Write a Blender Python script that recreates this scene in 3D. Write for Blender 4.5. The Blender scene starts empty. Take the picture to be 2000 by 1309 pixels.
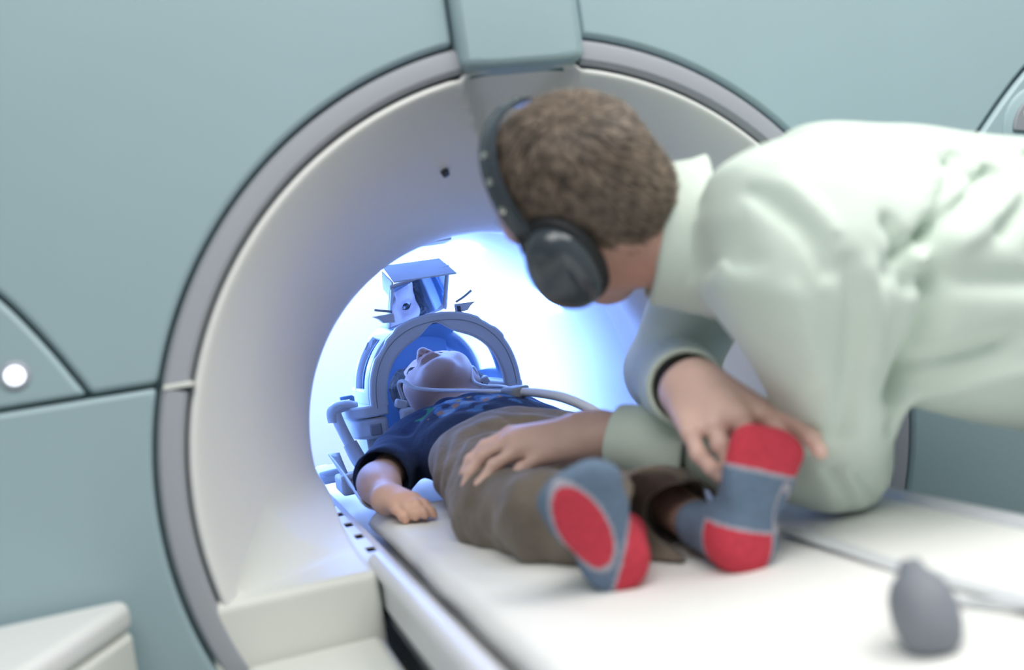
import bpy, bmesh, math, random
import numpy as np
from mathutils import Vector, Matrix

# ------------------------------------------------------------------ camera, light, exposure
SC = bpy.context.scene
COL = SC.collection
cam_d = bpy.data.cameras.new('camera')
cam = bpy.data.objects.new('camera', cam_d)
COL.objects.link(cam)
SC.camera = cam
CAM_POS = Vector((-0.4714, -1.2932, 0.2027))
YAW, PITCH, ROLL, FPX = 0.3027, -0.0426, -0.1486, 2055.67
_f = Vector((math.sin(YAW) * math.cos(PITCH), math.cos(YAW) * math.cos(PITCH), math.sin(PITCH)))
_r = Vector((math.cos(YAW), -math.sin(YAW), 0))
_u = _r.cross(_f)
_r2 = _r * math.cos(ROLL) + _u * math.sin(ROLL)
_u2 = _u * math.cos(ROLL) - _r * math.sin(ROLL)
M = Matrix((_r2, _u2, -_f)).transposed().to_4x4()
M.translation = CAM_POS
cam.matrix_world = M
cam_d.sensor_width = 36.0
cam_d.sensor_fit = 'HORIZONTAL'
cam_d.lens = FPX / 2000 * 36.0
cam_d.clip_start = 0.02
cam_d.dof.use_dof = True
cam_d.dof.focus_distance = 2.0
cam_d.dof.aperture_fstop = 1.9
cam_d.dof.aperture_blades = 9

world = bpy.data.worlds.new('World')
SC.world = world
world.use_nodes = True
bg = world.node_tree.nodes['Background']
bg.inputs[0].default_value = (0.80, 0.93, 1.0, 1)
bg.inputs[1].default_value = 0.23

SC.view_settings.view_transform = 'Standard'
SC.view_settings.look = 'None'
SC.view_settings.gamma = 1.0
SC.view_settings.use_curve_mapping = False
SC.view_settings.exposure = 0.0


def area(name, loc, target, sx, sy, energy, color):
    d = bpy.data.lights.new(name, 'AREA')
    d.shape = 'RECTANGLE'
    d.size, d.size_y = sx, sy
    d.energy = energy
    d.color = color
    o = bpy.data.objects.new(name, d)
    COL.objects.link(o)
    o.location = loc
    o.rotation_euler = (Vector(target) - Vector(loc)).to_track_quat('-Z', 'Y').to_euler()
    return o


# ceiling panels of the scanner room
area('ceiling_light', (-0.5, -1.3, 1.75), (-0.5, -1.3, 0), 1.6, 1.2, 36, (1.0, 0.99, 0.95))
area('ceiling_light', (1.2, -1.0, 1.75), (1.2, -1.0, 0), 1.4, 1.2, 43, (1.0, 0.99, 0.95))
# added blue-white light behind the scanner, brightens the wall beyond the tunnel
area('rear_fill_light', (0, 2.35, 1.2), (0, 2.3, -0.4), 1.2, 0.5, 60, (0.45, 0.58, 1.0))

# ------------------------------------------------------------------ helpers
random.seed(5)
RNG = np.random.default_rng(5)


def mat(name, color, rough=0.5, var=0.0, vscale=8.0, bump=0.0, bscale=40.0, spec=0.5, metal=0.0,
        sss=0.0, attr=None, emit=None, estr=0.0, sheen=0.0, coat=0.0, stretch=None):
    m = bpy.data.materials.new(name)
    m.use_nodes = True
    nt = m.node_tree
    b = nt.nodes['Principled BSDF']
    b.inputs['Base Color'].default_value = (*color, 1)
    b.inputs['Roughness'].default_value = rough
    b.inputs['Specular IOR Level'].default_value = spec
    b.inputs['Metallic'].default_value = metal
    if sss:
        b.inputs['Subsurface Weight'].default_value = sss
        b.inputs['Subsurface Radius'].default_value = (0.012, 0.004, 0.002)
        b.inputs['Subsurface Scale'].default_value = 0.6
    if sheen:
        b.inputs['Sheen Weight'].default_value = sheen
    if coat:
        b.inputs['Coat Weight'].default_value = coat
        b.inputs['Coat Roughness'].default_value = 0.15
    if emit:
        b.inputs['Emission Color'].default_value = (*emit, 1)
        b.inputs['Emission Strength'].default_value = estr
    tc = nt.nodes.new('ShaderNodeTexCoord')
    src = tc.outputs['Object']
    if stretch:
        mp = nt.nodes.new('ShaderNodeMapping')
        mp.inputs['Scale'].default_value = stretch
        nt.links.new(src, mp.inputs['Vector'])
        src = mp.outputs['Vector']
    col_out = None
    if attr:
        a = nt.nodes.new('ShaderNodeAttribute')
        a.attribute_name = attr
        col_out = a.outputs['Color']
        nt.links.new(col_out, b.inputs['Base Color'])
    if var:
        n = nt.nodes.new('ShaderNodeTexNoise')
        n.inputs['Scale'].default_value = vscale
        n.inputs['Detail'].default_value = 4
        nt.links.new(src, n.inputs['Vector'])
        mx = nt.nodes.new('ShaderNodeMix')
        mx.data_type = 'RGBA'
        mx.blend_type = 'MULTIPLY'
        mx.inputs[0].default_value = 1.0
        rp = nt.nodes.new('ShaderNodeMapRange')
        rp.inputs[1].default_value, rp.inputs[2].default_value = 0.3, 0.7
        rp.inputs[3].default_value, rp.inputs[4].default_value = 1 - var, 1 + var
        nt.links.new(n.outputs['Fac'], rp.inputs[0])
        if col_out:
            nt.links.new(col_out, mx.inputs[6])
        else:
            mx.inputs[6].default_value = (*color, 1)
        nt.links.new(rp.outputs[0], mx.inputs[7])
        nt.links.new(mx.outputs[2], b.inputs['Base Color'])
    if bump:
        n2 = nt.nodes.new('ShaderNodeTexNoise')
        n2.inputs['Scale'].default_value = bscale
        n2.inputs['Detail'].default_value = 5
        nt.links.new(src, n2.inputs['Vector'])
        bp = nt.nodes.new('ShaderNodeBump')
        bp.inputs['Strength'].default_value = bump
        bp.inputs['Distance'].default_value = 0.01
        nt.links.new(n2.outputs['Fac'], bp.inputs['Height'])
        nt.links.new(bp.outputs[0], b.inputs['Normal'])
    return m


MT = {}
MT['teal'] = mat('teal_cover', (0.335, 0.455, 0.495), 0.42, 0.03, 3, 0.05, 220)
MT['seam'] = mat('dark_joint', (0.18, 0.28, 0.305), 0.7, 0.05)
MT['ring'] = mat('grey_ring', (0.38, 0.395, 0.44), 0.45, 0.02, 4, 0.04, 200)
MT['white'] = mat('white_plastic', (0.80, 0.80, 0.785), 0.38, 0.015, 3, 0.03, 150)
MT['cream'] = mat('cream_plastic', (0.76, 0.77, 0.72), 0.45, 0.015, 3)
MT['bore'] = mat('bore_white', (0.82, 0.84, 0.86), 0.45, 0.015, 5, 0.05, 300)
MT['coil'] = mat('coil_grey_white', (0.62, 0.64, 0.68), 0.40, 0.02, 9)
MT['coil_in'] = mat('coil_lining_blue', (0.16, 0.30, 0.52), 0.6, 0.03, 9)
MT['dark'] = mat('dark_plastic', (0.05, 0.06, 0.075), 0.45, 0.1, 20)
MT['grey'] = mat('grey_plastic', (0.28, 0.30, 0.33), 0.5, 0.05, 20)
MT['sheet'] = mat('white_sheet', (0.80, 0.80, 0.785), 0.85, 0.015, 9, 0.15, 60)
MT['rail'] = mat('rail_white', (0.70, 0.71, 0.76), 0.35, 0.02, 9)
MT['mirror'] = mat('mirror_glass', (0.50, 0.62, 0.80), 0.015, metal=1.0)
MT['tube'] = mat('tube_white', (0.72, 0.74, 0.78), 0.4, 0.02, 20)
MT['skin'] = mat('adult_skin', (0.60, 0.36, 0.27), 0.5, 0.07, 22, 0.12, 260, sss=0.15)
MT['cskin'] = mat('child_skin', (0.66, 0.44, 0.36), 0.5, 0.03, 22, 0.03, 260, sss=0.15, attr='tint')
MT['mskin'] = mat('man_skin', (0.62, 0.37, 0.28), 0.5, 0.08, 22, 0.10, 260, sss=0.12, attr='tint')
MT['hair'] = mat('brown_hair', (0.10, 0.072, 0.055), 0.6, 0.45, 120, 0.6, 180)
MT['strand'] = mat('brown_hair_strand', (0.185, 0.138, 0.105), 0.55, 0.55, 70)
MT['chair'] = mat('dark_hair', (0.03, 0.022, 0.018), 0.55, 0.4, 120, 0.6, 200)
MT['shirt'] = mat('mint_shirt', (0.69, 0.785, 0.70), 0.85, 0.02, 12, 0.12, 30, sheen=0.2)
MT['tee'] = mat('printed_tshirt', (0.02, 0.03, 0.07), 0.9, 0.15, 60, 0.3, 50, attr='tint')
MT['trousers'] = mat('khaki_trousers', (0.155, 0.125, 0.098), 0.9, 0.18, 25, 0.5, 35, sheen=0.2)
MT['lining'] = mat('trouser_lining', (0.05, 0.038, 0.028), 0.95)
MT['sock_b'] = mat('sock_blue_grey', (0.13, 0.19, 0.28), 0.95, 0.12, 150, 0.3, 300)
MT['sock_r'] = mat('sock_red', (0.58, 0.045, 0.075), 0.95, 0.12, 150, 0.3, 300)
MT['sock_g'] = mat('sock_grey_line', (0.38, 0.36, 0.42), 0.95, 0.05, 150)
MT['muff'] = mat('black_earmuff', (0.045, 0.058, 0.072), 0.24, 0.05, 20, coat=0.3)
MT['pad'] = mat('black_cushion', (0.012, 0.013, 0.016), 0.6)
MT['chrome'] = mat('metal_stud', (0.75, 0.72, 0.66), 0.25, metal=1.0)
MT['bulb'] = mat('grey_rubber', (0.20, 0.215, 0.25), 0.6, 0.08, 20)
MT['strap'] = mat('grey_hose', (0.60, 0.62, 0.65), 0.6)
MT['jeans'] = mat('dark_trousers', (0.03, 0.035, 0.05), 0.9, 0.1, 40)
MT['floor'] = mat('floor_vinyl', (0.32, 0.36, 0.38), 0.5, 0.05, 6)
MT['wall'] = mat('wall_paint', (0.80, 0.83, 0.88), 0.7, 0.01, 3)
MT['eye'] = mat('eye_white', (0.75, 0.74, 0.72), 0.1)
MT['iris'] = mat('dark_iris', (0.02, 0.013, 0.01), 0.1)
MT['green'] = mat('green_button', (0.02, 0.22, 0.06), 0.4)
MT['band'] = mat('beige_plaster', (0.72, 0.55, 0.38), 0.8, 0.05, 60)
MT['lamp'] = mat('tunnel_lamp', (0.9, 0.95, 1.0), 0.4, emit=(0.195, 0.37, 1.0), estr=29)
MT['led'] = mat('indicator_lamp', (0.95, 0.95, 1.0), 0.2, emit=(0.9, 0.92, 1.0), estr=1.6)


def add_stripes(m, freq, amt):
    nt = m.node_tree
    b = nt.nodes['Principled BSDF']
    lk = [l for l in nt.links if l.to_socket == b.inputs['Base Color']]
    src = lk[0].from_socket
    tc = nt.nodes.new('ShaderNodeTexCoord')
    w = nt.nodes.new('ShaderNodeTexWave')
    w.bands_direction = 'Z'
    w.inputs['Scale'].default_value = freq
    w.inputs['Distortion'].default_value = 2.0
    w.inputs['Detail'].default_value = 1.0
    w.inputs['Detail Scale'].default_value = 0.2
    nt.links.new(tc.outputs['Object'], w.inputs['Vector'])
    rp = nt.nodes.new('ShaderNodeMapRange')
    rp.inputs[3].default_value, rp.inputs[4].default_value = 1 - amt, 1 + amt
    nt.links.new(w.outputs['Fac'], rp.inputs[0])
    mx = nt.nodes.new('ShaderNodeMix')
    mx.data_type = 'RGBA'
    mx.blend_type = 'MULTIPLY'
    mx.inputs[0].default_value = 1
    nt.links.new(src, mx.inputs[6])
    nt.links.new(rp.outputs[0], mx.inputs[7])
    nt.links.new(mx.outputs[2], b.inputs['Base Color'])


add_stripes(MT['shirt'], 75, 0.045)


def empty(name, loc=(0, 0, 0), label=None, cat=None, group=None):
    o = bpy.data.objects.new(name, None)
    COL.objects.link(o)
    o.location = loc
    o.empty_display_size = 0.05
    tag(o, label, cat, group)
    return o


def tag(o, label=None, cat=None, group=None, kind=None):
    if label:
        o['label'] = label
    if cat:
        o['category'] = cat
    if group:
        o['group'] = group
    if kind:
        o['kind'] = kind
    return o


def link(name, me, material, parent=None, smooth=True, bevel=0.0, solid=0.0, seg=2, label=None, angle=40):
    o = bpy.data.objects.new(name, me)
    COL.objects.link(o)
    if material is not None:
        me.materials.append(MT[material] if isinstance(material, str) else material)
    if parent is not None:
        o.parent = parent
        w = Vector((0, 0, 0))
        p = parent
        while p is not None:
            w += p.location
            p = p.parent
        o.location = -w
    if solid:
        s = o.modifiers.new('solid', 'SOLIDIFY')
        s.thickness = solid
        s.offset = 0
    if bevel:
        b = o.modifiers.new('bevel', 'BEVEL')
        b.width = bevel
        b.segments = seg
        b.limit_method = 'ANGLE'
        b.angle_limit = math.radians(35)
    if smooth:
        me.shade_smooth()
        if bevel or solid or angle < 180:
            me.set_sharp_from_angle(angle=math.radians(angle))
    if label:
        o['label'] = label
    return o


def from_py(name, v, f, material, parent=None, **kw):
    me = bpy.data.meshes.new(name)
    me.from_pydata([tuple(map(float, p)) for p in v], [], [tuple(map(int, q)) for q in f])
    me.validate()
    me.update()
    return link(name, me, material, parent, **kw)


def bm_done(name, bm, material, parent=None, **kw):
    bmesh.ops.recalc_face_normals(bm, faces=bm.faces)
    me = bpy.data.meshes.new(name)
    bm.to_mesh(me)
    bm.free()
    return link(name, me, material, parent, **kw)


def add_box(bm, c, s, rot=None):
    m = Matrix.Translation(Vector(c))
    if rot is not None:
        m = m @ rot.to_4x4()
    m = m @ Matrix.Diagonal((*s, 1))
    bmesh.ops.create_cube(bm, size=1, matrix=m)


def rbox(name, c, s, material, parent=None, rot=None, bevel=0.005, seg=3, **kw):
    bm = bmesh.new()
    add_box(bm, c, s, rot)
    return bm_done(name, bm, material, parent, bevel=bevel, seg=seg, **kw)


def prism(name, pts, axis, a0, a1, material, parent=None, bevel=0.004, **kw):
    """outline pts (2D) extruded along an axis: 'y' -> (x,z), 'z' -> (x,y), 'x' -> (y,z)"""
    def p3(p, a):
        return {'y': (p[0], a, p[1]), 'z': (p[0], p[1], a), 'x': (a, p[0], p[1])}[axis]
    n = len(pts)
    v = [p3(p, a0) for p in pts] + [p3(p, a1) for p in pts]
    f = [tuple(range(n)), tuple(range(2 * n - 1, n - 1, -1))]
    for i in range(n):
        j = (i + 1) % n
        f.append((j, i, n + i, n + j))
    bm = bmesh.new()
    vs = [bm.verts.new(p) for p in v]
    for q in f:
        bm.faces.new([vs[i] for i in q])
    return bm_done(name, bm, material, parent, bevel=bevel, **kw)


def catmull(pts, n=8):
    P = [np.array(p, float) for p in pts]
    P = [2 * P[0] - P[1]] + P + [2 * P[-1] - P[-2]]
    out = []
    for i in range(1, len(P) - 2):
        for k in range(n):
            t = k / n
            a, b, c, d = P[i - 1], P[i], P[i + 1], P[i + 2]
            out.append(0.5 * (2 * b + (c - a) * t + (2 * a - 5 * b + 4 * c - d) * t * t + (3 * b - a - 3 * c + d) * t ** 3))
    out.append(P[-2])
    return np.array(out)


def tube(name, pts, r, material, parent=None, seg=12, n=8, smooth=True, flat=1.0, **kw):
    """swept tube with its own radius at each control point"""
    if np.isscalar(r):
        r = [r] * len(pts)
    q = catmull([np.append(np.array(p, float), rr) for p, rr in zip(pts, r)], n)
    c, rad = q[:, :3], q[:, 3]
    T = np.gradient(c, axis=0)
    T /= np.linalg.norm(T, axis=1)[:, None]
    nrm = np.cross(T[0], (0.13, 0.31, 0.94))
    nrm /= np.linalg.norm(nrm)
    v, f = [], []
    for i in range(len(c)):
        nrm = nrm - T[i] * (nrm @ T[i])
        nrm /= np.linalg.norm(nrm)
        bn = np.cross(T[i], nrm)
        for k in range(seg):
            a = 2 * math.pi * k / seg
            v.append(c[i] + rad[i] * (math.cos(a) * nrm + flat * math.sin(a) * bn))
    for i in range(len(c) - 1):
        for k in range(seg):
            k2 = (k + 1) % seg
            f.append((i * seg + k, i * seg + k2, (i + 1) * seg + k2, (i + 1) * seg + k))
    f.append(tuple(range(seg - 1, -1, -1)))
    f.append(tuple((len(c) - 1) * seg + k for k in range(seg)))
    return from_py(name, v, f, material, parent, smooth=smooth, **kw)


def lathe(name, prof, c, axis, material, parent=None, seg=32, **kw):
    """profile (radius, height) turned about an axis through c"""
    ax = Vector(axis).normalized()
    e1 = ax.orthogonal().normalized()
    e2 = ax.cross(e1)
    v, f = [], []
    for (r, h) in prof:
        for k in range(seg):
            a = 2 * math.pi * k / seg
            v.append(Vector(c) + ax * h + (e1 * math.cos(a) + e2 * math.sin(a)) * max(r, 1e-5))
    for i in range(len(prof) - 1):
        for k in range(seg):
            k2 = (k + 1) % seg
            f.append((i * seg + k, i * seg + k2, (i + 1) * seg + k2, (i + 1) * seg + k))
    f.append(tuple(range(seg - 1, -1, -1)))
    f.append(tuple((len(prof) - 1) * seg + k for k in range(seg)))
    bm = bmesh.new()
    vs = [bm.verts.new(p) for p in v]
    for q in f:
        bm.faces.new([vs[i] for i in q])
    return bm_done(name, bm, material, parent, **kw)


# ---- signed distance volumes, meshed with surface nets: for bodies and cloth
class Vol:
    def __init__(s, lo, hi, h):
        s.lo = np.array(lo, np.float32)
        s.h = h
        s.n = np.ceil((np.array(hi) - np.array(lo)) / h).astype(int) + 1
        s.D = np.full(s.n, 0.06, np.float32)

    def win(s, lo, hi):
        a = np.clip(np.floor((np.array(lo) - s.lo) / s.h).astype(int), 0, s.n)
        b = np.clip(np.ceil((np.array(hi) - s.lo) / s.h).astype(int) + 1, 0, s.n)
        if np.any(b <= a):
            return None, None
        sl = tuple(slice(i, j) for i, j in zip(a, b))
        g = [np.arange(i, j, dtype=np.float32) * s.h + l for i, j, l in zip(a, b, s.lo)]
        return sl, (g[0][:, None, None], g[1][None, :, None], g[2][None, None, :])

    def put(s, lo, hi, fn, k=0.01, mode='add'):
        m = k + 4 * s.h + 0.01
        sl, P = s.win(np.array(lo) - m, np.array(hi) + m)
        if sl is None:
            return
        d = fn(*P).astype(np.float32)
        a = s.D[sl]
        if mode == 'add':
            hh = np.maximum(k - np.abs(a - d), 0) / k
            s.D[sl] = np.minimum(a, d) - hh * hh * k * 0.25
        elif mode == 'sub':
            d = -d
            hh = np.maximum(k - np.abs(a - d), 0) / k
            s.D[sl] = np.maximum(a, d) + hh * hh * k * 0.25
        elif mode == 'and':
            hh = np.maximum(k - np.abs(a - d), 0) / k
            s.D[sl] = np.maximum(a, d) + hh * hh * k * 0.25

    def cone(s, a, b, ra, rb=None, k=0.012, mode='add'):
        rb = ra if rb is None else rb
        a = np.array(a, np.float32)
        b = np.array(b, np.float32)
        ab = b - a
        L = max(float(ab @ ab), 1e-9)

        def fn(x, y, z):
            px, py, pz = x - a[0], y - a[1], z - a[2]
            t = np.clip((px * ab[0] + py * ab[1] + pz * ab[2]) / L, 0, 1)
            return np.sqrt((px - t * ab[0]) ** 2 + (py - t * ab[1]) ** 2 + (pz - t * ab[2]) ** 2) - (ra + (rb - ra) * t)
        R = max(ra, rb)
        s.put(np.minimum(a, b) - R, np.maximum(a, b) + R, fn, k, mode)

    def chain(s, pts, rs, k=0.012, mode='add'):
        for i in range(len(pts) - 1):
            s.cone(pts[i], pts[i + 1], rs[i], rs[i + 1], k, mode)

    def ell(s, c, rad, axes=None, k=0.012, mode='add'):
        c = np.array(c, np.float32)
        A = np.eye(3) if axes is None else np.array(axes, float)
        R = float(max(rad))

        def fn(x, y, z):
            px, py, pz = x - c[0], y - c[1], z - c[2]
            q0 = q1 = 0
            for i in range(3):
                w = px * A[i][0] + py * A[i][1] + pz * A[i][2]
                q0 = q0 + (w / rad[i]) ** 2
                q1 = q1 + (w / rad[i] ** 2) ** 2
            q0 = np.sqrt(q0)
            return q0 * (q0 - 1) / np.maximum(np.sqrt(q1), 1e-6)
        s.put(c - R, c + R, fn, k, mode)

    def half(s, c, n, k=0.01):
        c = np.array(c, float)
        n = np.array(n, float)
        n = n / np.linalg.norm(n)
        hi = s.lo + s.h * (s.n - 1)
        s.put(s.lo, hi, lambda x, y, z: (x - c[0]) * n[0] + (y - c[1]) * n[1] + (z - c[2]) * n[2], k, 'and')

    def disp(s, fn, lo=None, hi=None):
        lo = s.lo if lo is None else lo
        hi = s.lo + s.h * (s.n - 1) if hi is None else hi
        sl, P = s.win(lo, hi)
        if sl is not None:
            s.D[sl] = s.D[sl] + fn(*P).astype(np.float32)

    def nets(s):
        D = s.D
        nx, ny, nz = D.shape
        ins = D < 0
        cnt = np.zeros((nx - 1, ny - 1, nz - 1), np.int8)
        for i in (0, 1):
            for j in (0, 1):
                for k in (0, 1):
                    cnt += ins[i:nx - 1 + i, j:ny - 1 + j, k:nz - 1 + k]
        act = (cnt > 0) & (cnt < 8)
        I = np.argwhere(act)
        idx = np.full(act.shape, -1, np.int32)
        idx[act] = np.arange(len(I))
        acc = np.zeros((len(I), 3))
        num = np.zeros(len(I))
        cor = [(i, j, k) for i in (0, 1) for j in (0, 1) for k in (0, 1)]
        vals = {c: D[I[:, 0] + c[0], I[:, 1] + c[1], I[:, 2] + c[2]] for c in cor}
        for c in cor:
            for ax in range(3):
                if c[ax] == 0:
                    d = list(c)
                    d[ax] = 1
                    d = tuple(d)
                    a, b = vals[c], vals[d]
                    m = (a < 0) != (b < 0)
                    t = np.where(m, a / np.where(m, a - b, 1), 0)
                    p = np.array(c, float)[None] + t[:, None] * (np.array(d) - np.array(c))[None]
                    acc += p * m[:, None]
                    num += m
        V = (I + acc / num[:, None]) * s.h + s.lo
        F = []
        for ax in range(3):
            o1, o2 = [(1, 2), (2, 0), (0, 1)][ax]
            sl0 = [slice(None)] * 3
            sl1 = [slice(None)] * 3
            sl0[ax] = slice(0, -1)
            sl1[ax] = slice(1, None)
            a, b = ins[tuple(sl0)], ins[tuple(sl1)]
            E = np.argwhere(a != b)
            ok = (E[:, o1] > 0) & (E[:, o2] > 0) & (E[:, o1] < D.shape[o1] - 1) & (E[:, o2] < D.shape[o2] - 1)
            E = E[ok]
            inside_first = a[tuple(E.T)]
            q = []
            for d1, d2 in ((-1, -1), (0, -1), (0, 0), (-1, 0)):
                e = E.copy()
                e[:, o1] += d1
                e[:, o2] += d2
                q.append(idx[tuple(e.T)])
            q = np.stack(q, 1)
            q[~inside_first] = q[~inside_first][:, ::-1]
            F.append(q)
        F = np.concatenate(F)
        F = F[(F >= 0).all(1)]
        return V, F

    def mesh(s, name, material, parent=None, smooth=1, tint=None, split=None, **kw):
        V, F = s.nets()
        for _ in range(smooth):
            V = relax(V, F)
        return build(name, V, F, material, parent, tint, **kw)


def relax(V, F, w=0.6):
    acc = np.zeros_like(V)
    num = np.zeros(len(V))
    for i in range(4):
        a, b = F[:, i], F[:, (i + 1) % 4]
        np.add.at(acc, a, V[b])
        np.add.at(acc, b, V[a])
        np.add.at(num, a, 1)
        np.add.at(num, b, 1)
    num = np.maximum(num, 1)
    return V * (1 - w) + w * acc / num[:, None]


def build(name, V, F, material, parent=None, tint=None, **kw):
    me = bpy.data.meshes.new(name)
    me.vertices.add(len(V))
    me.vertices.foreach_set('co', V.astype(np.float32).ravel())
    me.loops.add(F.size)
    me.loops.foreach_set('vertex_index', F.astype(np.int32).ravel())
    me.polygons.add(len(F))
    me.polygons.foreach_set('loop_start', np.arange(0, F.size, F.shape[1], dtype=np.int32))
    me.update(calc_edges=True)
    if tint is not None:
        ca = me.color_attributes.new('tint', 'FLOAT_COLOR', 'POINT')
        c = np.ones((len(V), 4), np.float32)
        c[:, :3] = tint(V)
        ca.data.foreach_set('color', c.ravel())
    return link(name, me, material, parent, angle=180, **kw)


def split_build(V, F, cls, specs):
    """one object for each class of face: specs = {cls: (name, material, parent_key)}"""
    out = {}
    for c, (name, material, par) in specs.items():
        f = F[cls == c]
        if not len(f):
            continue
        u, inv = np.unique(f, return_inverse=True)
        out[c] = build(name, V[u], inv.reshape(f.shape), material, out.get(par, par))
    return out


def nrm(v):
    v = np.array(v, float)
    return v / np.linalg.norm(v)


def noise3(x, y, z, s, seed=0):
    """cheap smooth pseudo noise made of warped sines"""
    a = seed * 1.7
    return (np.sin(x * s + 1.3 * np.sin(y * s * 0.7 + a) + a) + np.sin(y * s * 1.1 + 1.4 * np.sin(z * s * 0.8 + 2 * a) + 2.1 + a)
            + np.sin(z * s * 0.9 + 1.2 * np.sin(x * s * 0.75 + a * 3) + 4.2)) / 3

# ------------------------------------------------------------------ the room
FZ = -1.0
rbox('floor', (0, 0.2, FZ - 0.05), (7, 6.4, 0.1), 'floor', bevel=0)['kind'] = 'structure'
rbox('wall_back', (0, 3.0, 0.6), (7, 0.1, 3.2), 'wall', bevel=0)['kind'] = 'structure'

# ------------------------------------------------------------------ the scanner
RO, RI = 0.525, 0.489
scan = empty('mri_scanner', (0, 0, FZ), 'large teal scanner housing with grey ring and bright blue-white tunnel', 'scanner')


def arc(r, a0, a1, n):
    return [(r * math.cos(math.radians(a0 + (a1 - a0) * i / n)), r * math.sin(math.radians(a0 + (a1 - a0) * i / n))) for i in range(n + 1)]


def mirx(pts):
    return [(-x, z) for x, z in pts][::-1]


G = 0.0026
ZS = 0.153
HX, ZT = 1.10, 1.0
ro = RO + G
aseam_hi = math.degrees(math.asin((ZS + G) / ro))
aseam_lo = math.degrees(math.asin((ZS - G) / ro))
BW = 0.088
ablk = math.degrees(math.acos(BW / ro))
# outline corner of the housing (rounded top corners)
corner = [(HX - 0.35 + 0.35 * math.cos(math.radians(t)), ZT - 0.35 + 0.35 * math.sin(math.radians(t))) for t in range(0, 91, 10)]
wing_arc = [tuple(p) for p in catmull([(0.579, ZS + G), (0.615, 0.221), (0.654, 0.279), (0.702, 0.328), (0.803, 0.416), (0.94, 0.50), (HX, 0.555)], 6)]


def off(pts, d):
    out = []
    for i, p in enumerate(pts):
        a = pts[max(i - 1, 0)]
        b = pts[min(i + 1, len(pts) - 1)]
        tx, tz = b[0] - a[0], b[1] - a[1]
        L = math.hypot(tx, tz)
        out.append((p[0] - tz / L * d, p[1] + tx / L * d))
    return out


wa_up = off(wing_arc, G)
wa_dn = off(wing_arc, -G)
wa_up[0] = (wa_up[0][0], ZS + G)
wa_dn[0] = (wa_dn[0][0], ZS + G)
wa_up[-1] = (HX, wa_up[-1][1])
wa_dn[-1] = (HX, wa_dn[-1][1])
upper = arc(ro, aseam_hi, ablk, 40) + [(BW, ZT)] + corner[::-1] + wa_up[::-1]
wing = wa_dn + [(HX, ZS + G)]
lower = arc(ro, 180 - aseam_lo, 360 + aseam_lo, 110) + [(HX, ZS - G), (HX, FZ + 0.04), (-HX, FZ + 0.04), (-HX, ZS - G)]
for i, (nm, pl) in enumerate((('upper_cover', upper), ('upper_cover', mirx(upper)), ('wing_panel', wing), ('wing_panel', mirx(wing)), ('lower_cover', lower))):
    prism(nm, pl, 'y', 0.0, 0.03, 'teal', scan, bevel=0.006)
# top block between the two upper covers
blk = [(-BW + G, 0.487), (-0.04, 0.4835), (0.04, 0.4835), (BW - G, 0.487), (BW - G, ZT), (-BW + G, ZT)]
tb = prism('top_block', blk, 'y', -0.016, 0.04, 'teal', scan, bevel=0.012, seg=3)
# grey ring in four curved pieces with a gentle crown
for a0, a1 in ((aseam_hi, ablk), (180 - ablk, 180 - aseam_hi), (180 - aseam_lo, 268), (272, 360 + aseam_lo)):
    v, f = [], []
    n = 48
    prof = [(RI + G, 0.03), (RI + G, 0.004), (RI + G + 0.005, -0.002), (0.507, -0.003), (RO - G - 0.005, -0.002), (RO - G, 0.004), (RO - G, 0.03)]
    for i in range(n + 1):
        a = math.radians(a0 + (a1 - a0) * i / n)
        for r, y in prof:
            v.append((r * math.cos(a), y, r * math.sin(a)))
    m = len(prof)
    for i in range(n):
        for j in range(m - 1):
            f.append((i * m + j, i * m + j + 1, (i + 1) * m + j + 1, (i + 1) * m + j))
    f.append(tuple(range(m)))
    f.append(tuple(n * m + j for j in range(m - 1, -1, -1)))
    from_py('ring_segment', v, f, 'ring', scan)
rbox('ring_clip', (-0.4815, 0.002, 0.1495), (0.034, 0.012, 0.006), 'cream', scan, bevel=0.001)

# dark backing behind the joints, side shell and rear cover
outl = [(HX, FZ), (HX, ZT - 0.35)] + corner[1:] + mirx(corner[1:]) + [(-HX, ZT - 0.35), (-HX, FZ)]


def ray_outline(a):
    dx, dz = math.cos(a), math.sin(a)
    best = None
    n = len(outl)
    for i in range(n):
        (x0, z0), (x1, z1) = outl[i], outl[(i + 1) % n]
        den = dx * (z1 - z0) - dz * (x1 - x0)
        if abs(den) < 1e-9:
            continue
        t = (x0 * (z1 - z0) - z0 * (x1 - x0)) / den
        s = (x0 * dz - z0 * dx) / den
        if t > 0 and -1e-6 <= s <= 1 + 1e-6 and (best is None or t < best):
            best = t
    return dx * best, dz * best


def plate(name, y, r, material, inset=0.0):
    n = 160
    v, f = [], []
    for i in range(n):
        a = 2 * math.pi * i / n
        x, z = ray_outline(a)
        v.append((r * math.cos(a), y, r * math.sin(a)))
        v.append((x * (1 - inset), y, z * (1 - inset)))
    for i in range(n):
        j = (i + 1) % n
        f.append((2 * i, 2 * j, 2 * j + 1, 2 * i + 1))
    return from_py(name, v, f, material, scan, smooth=False)


plate('backing_plate', 0.024, RI - 0.004, 'seam', 0.004)
plate('rear_cover', 1.72, 0.335, 'white')
n = len(outl)
from_py('side_shell', [(x, 0.03, z) for x, z in outl] + [(x, 1.72, z) for x, z in outl],
        [(i, (i + 1) % n, n + (i + 1) % n, n + i) for i in range(n)], 'teal', scan)

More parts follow.
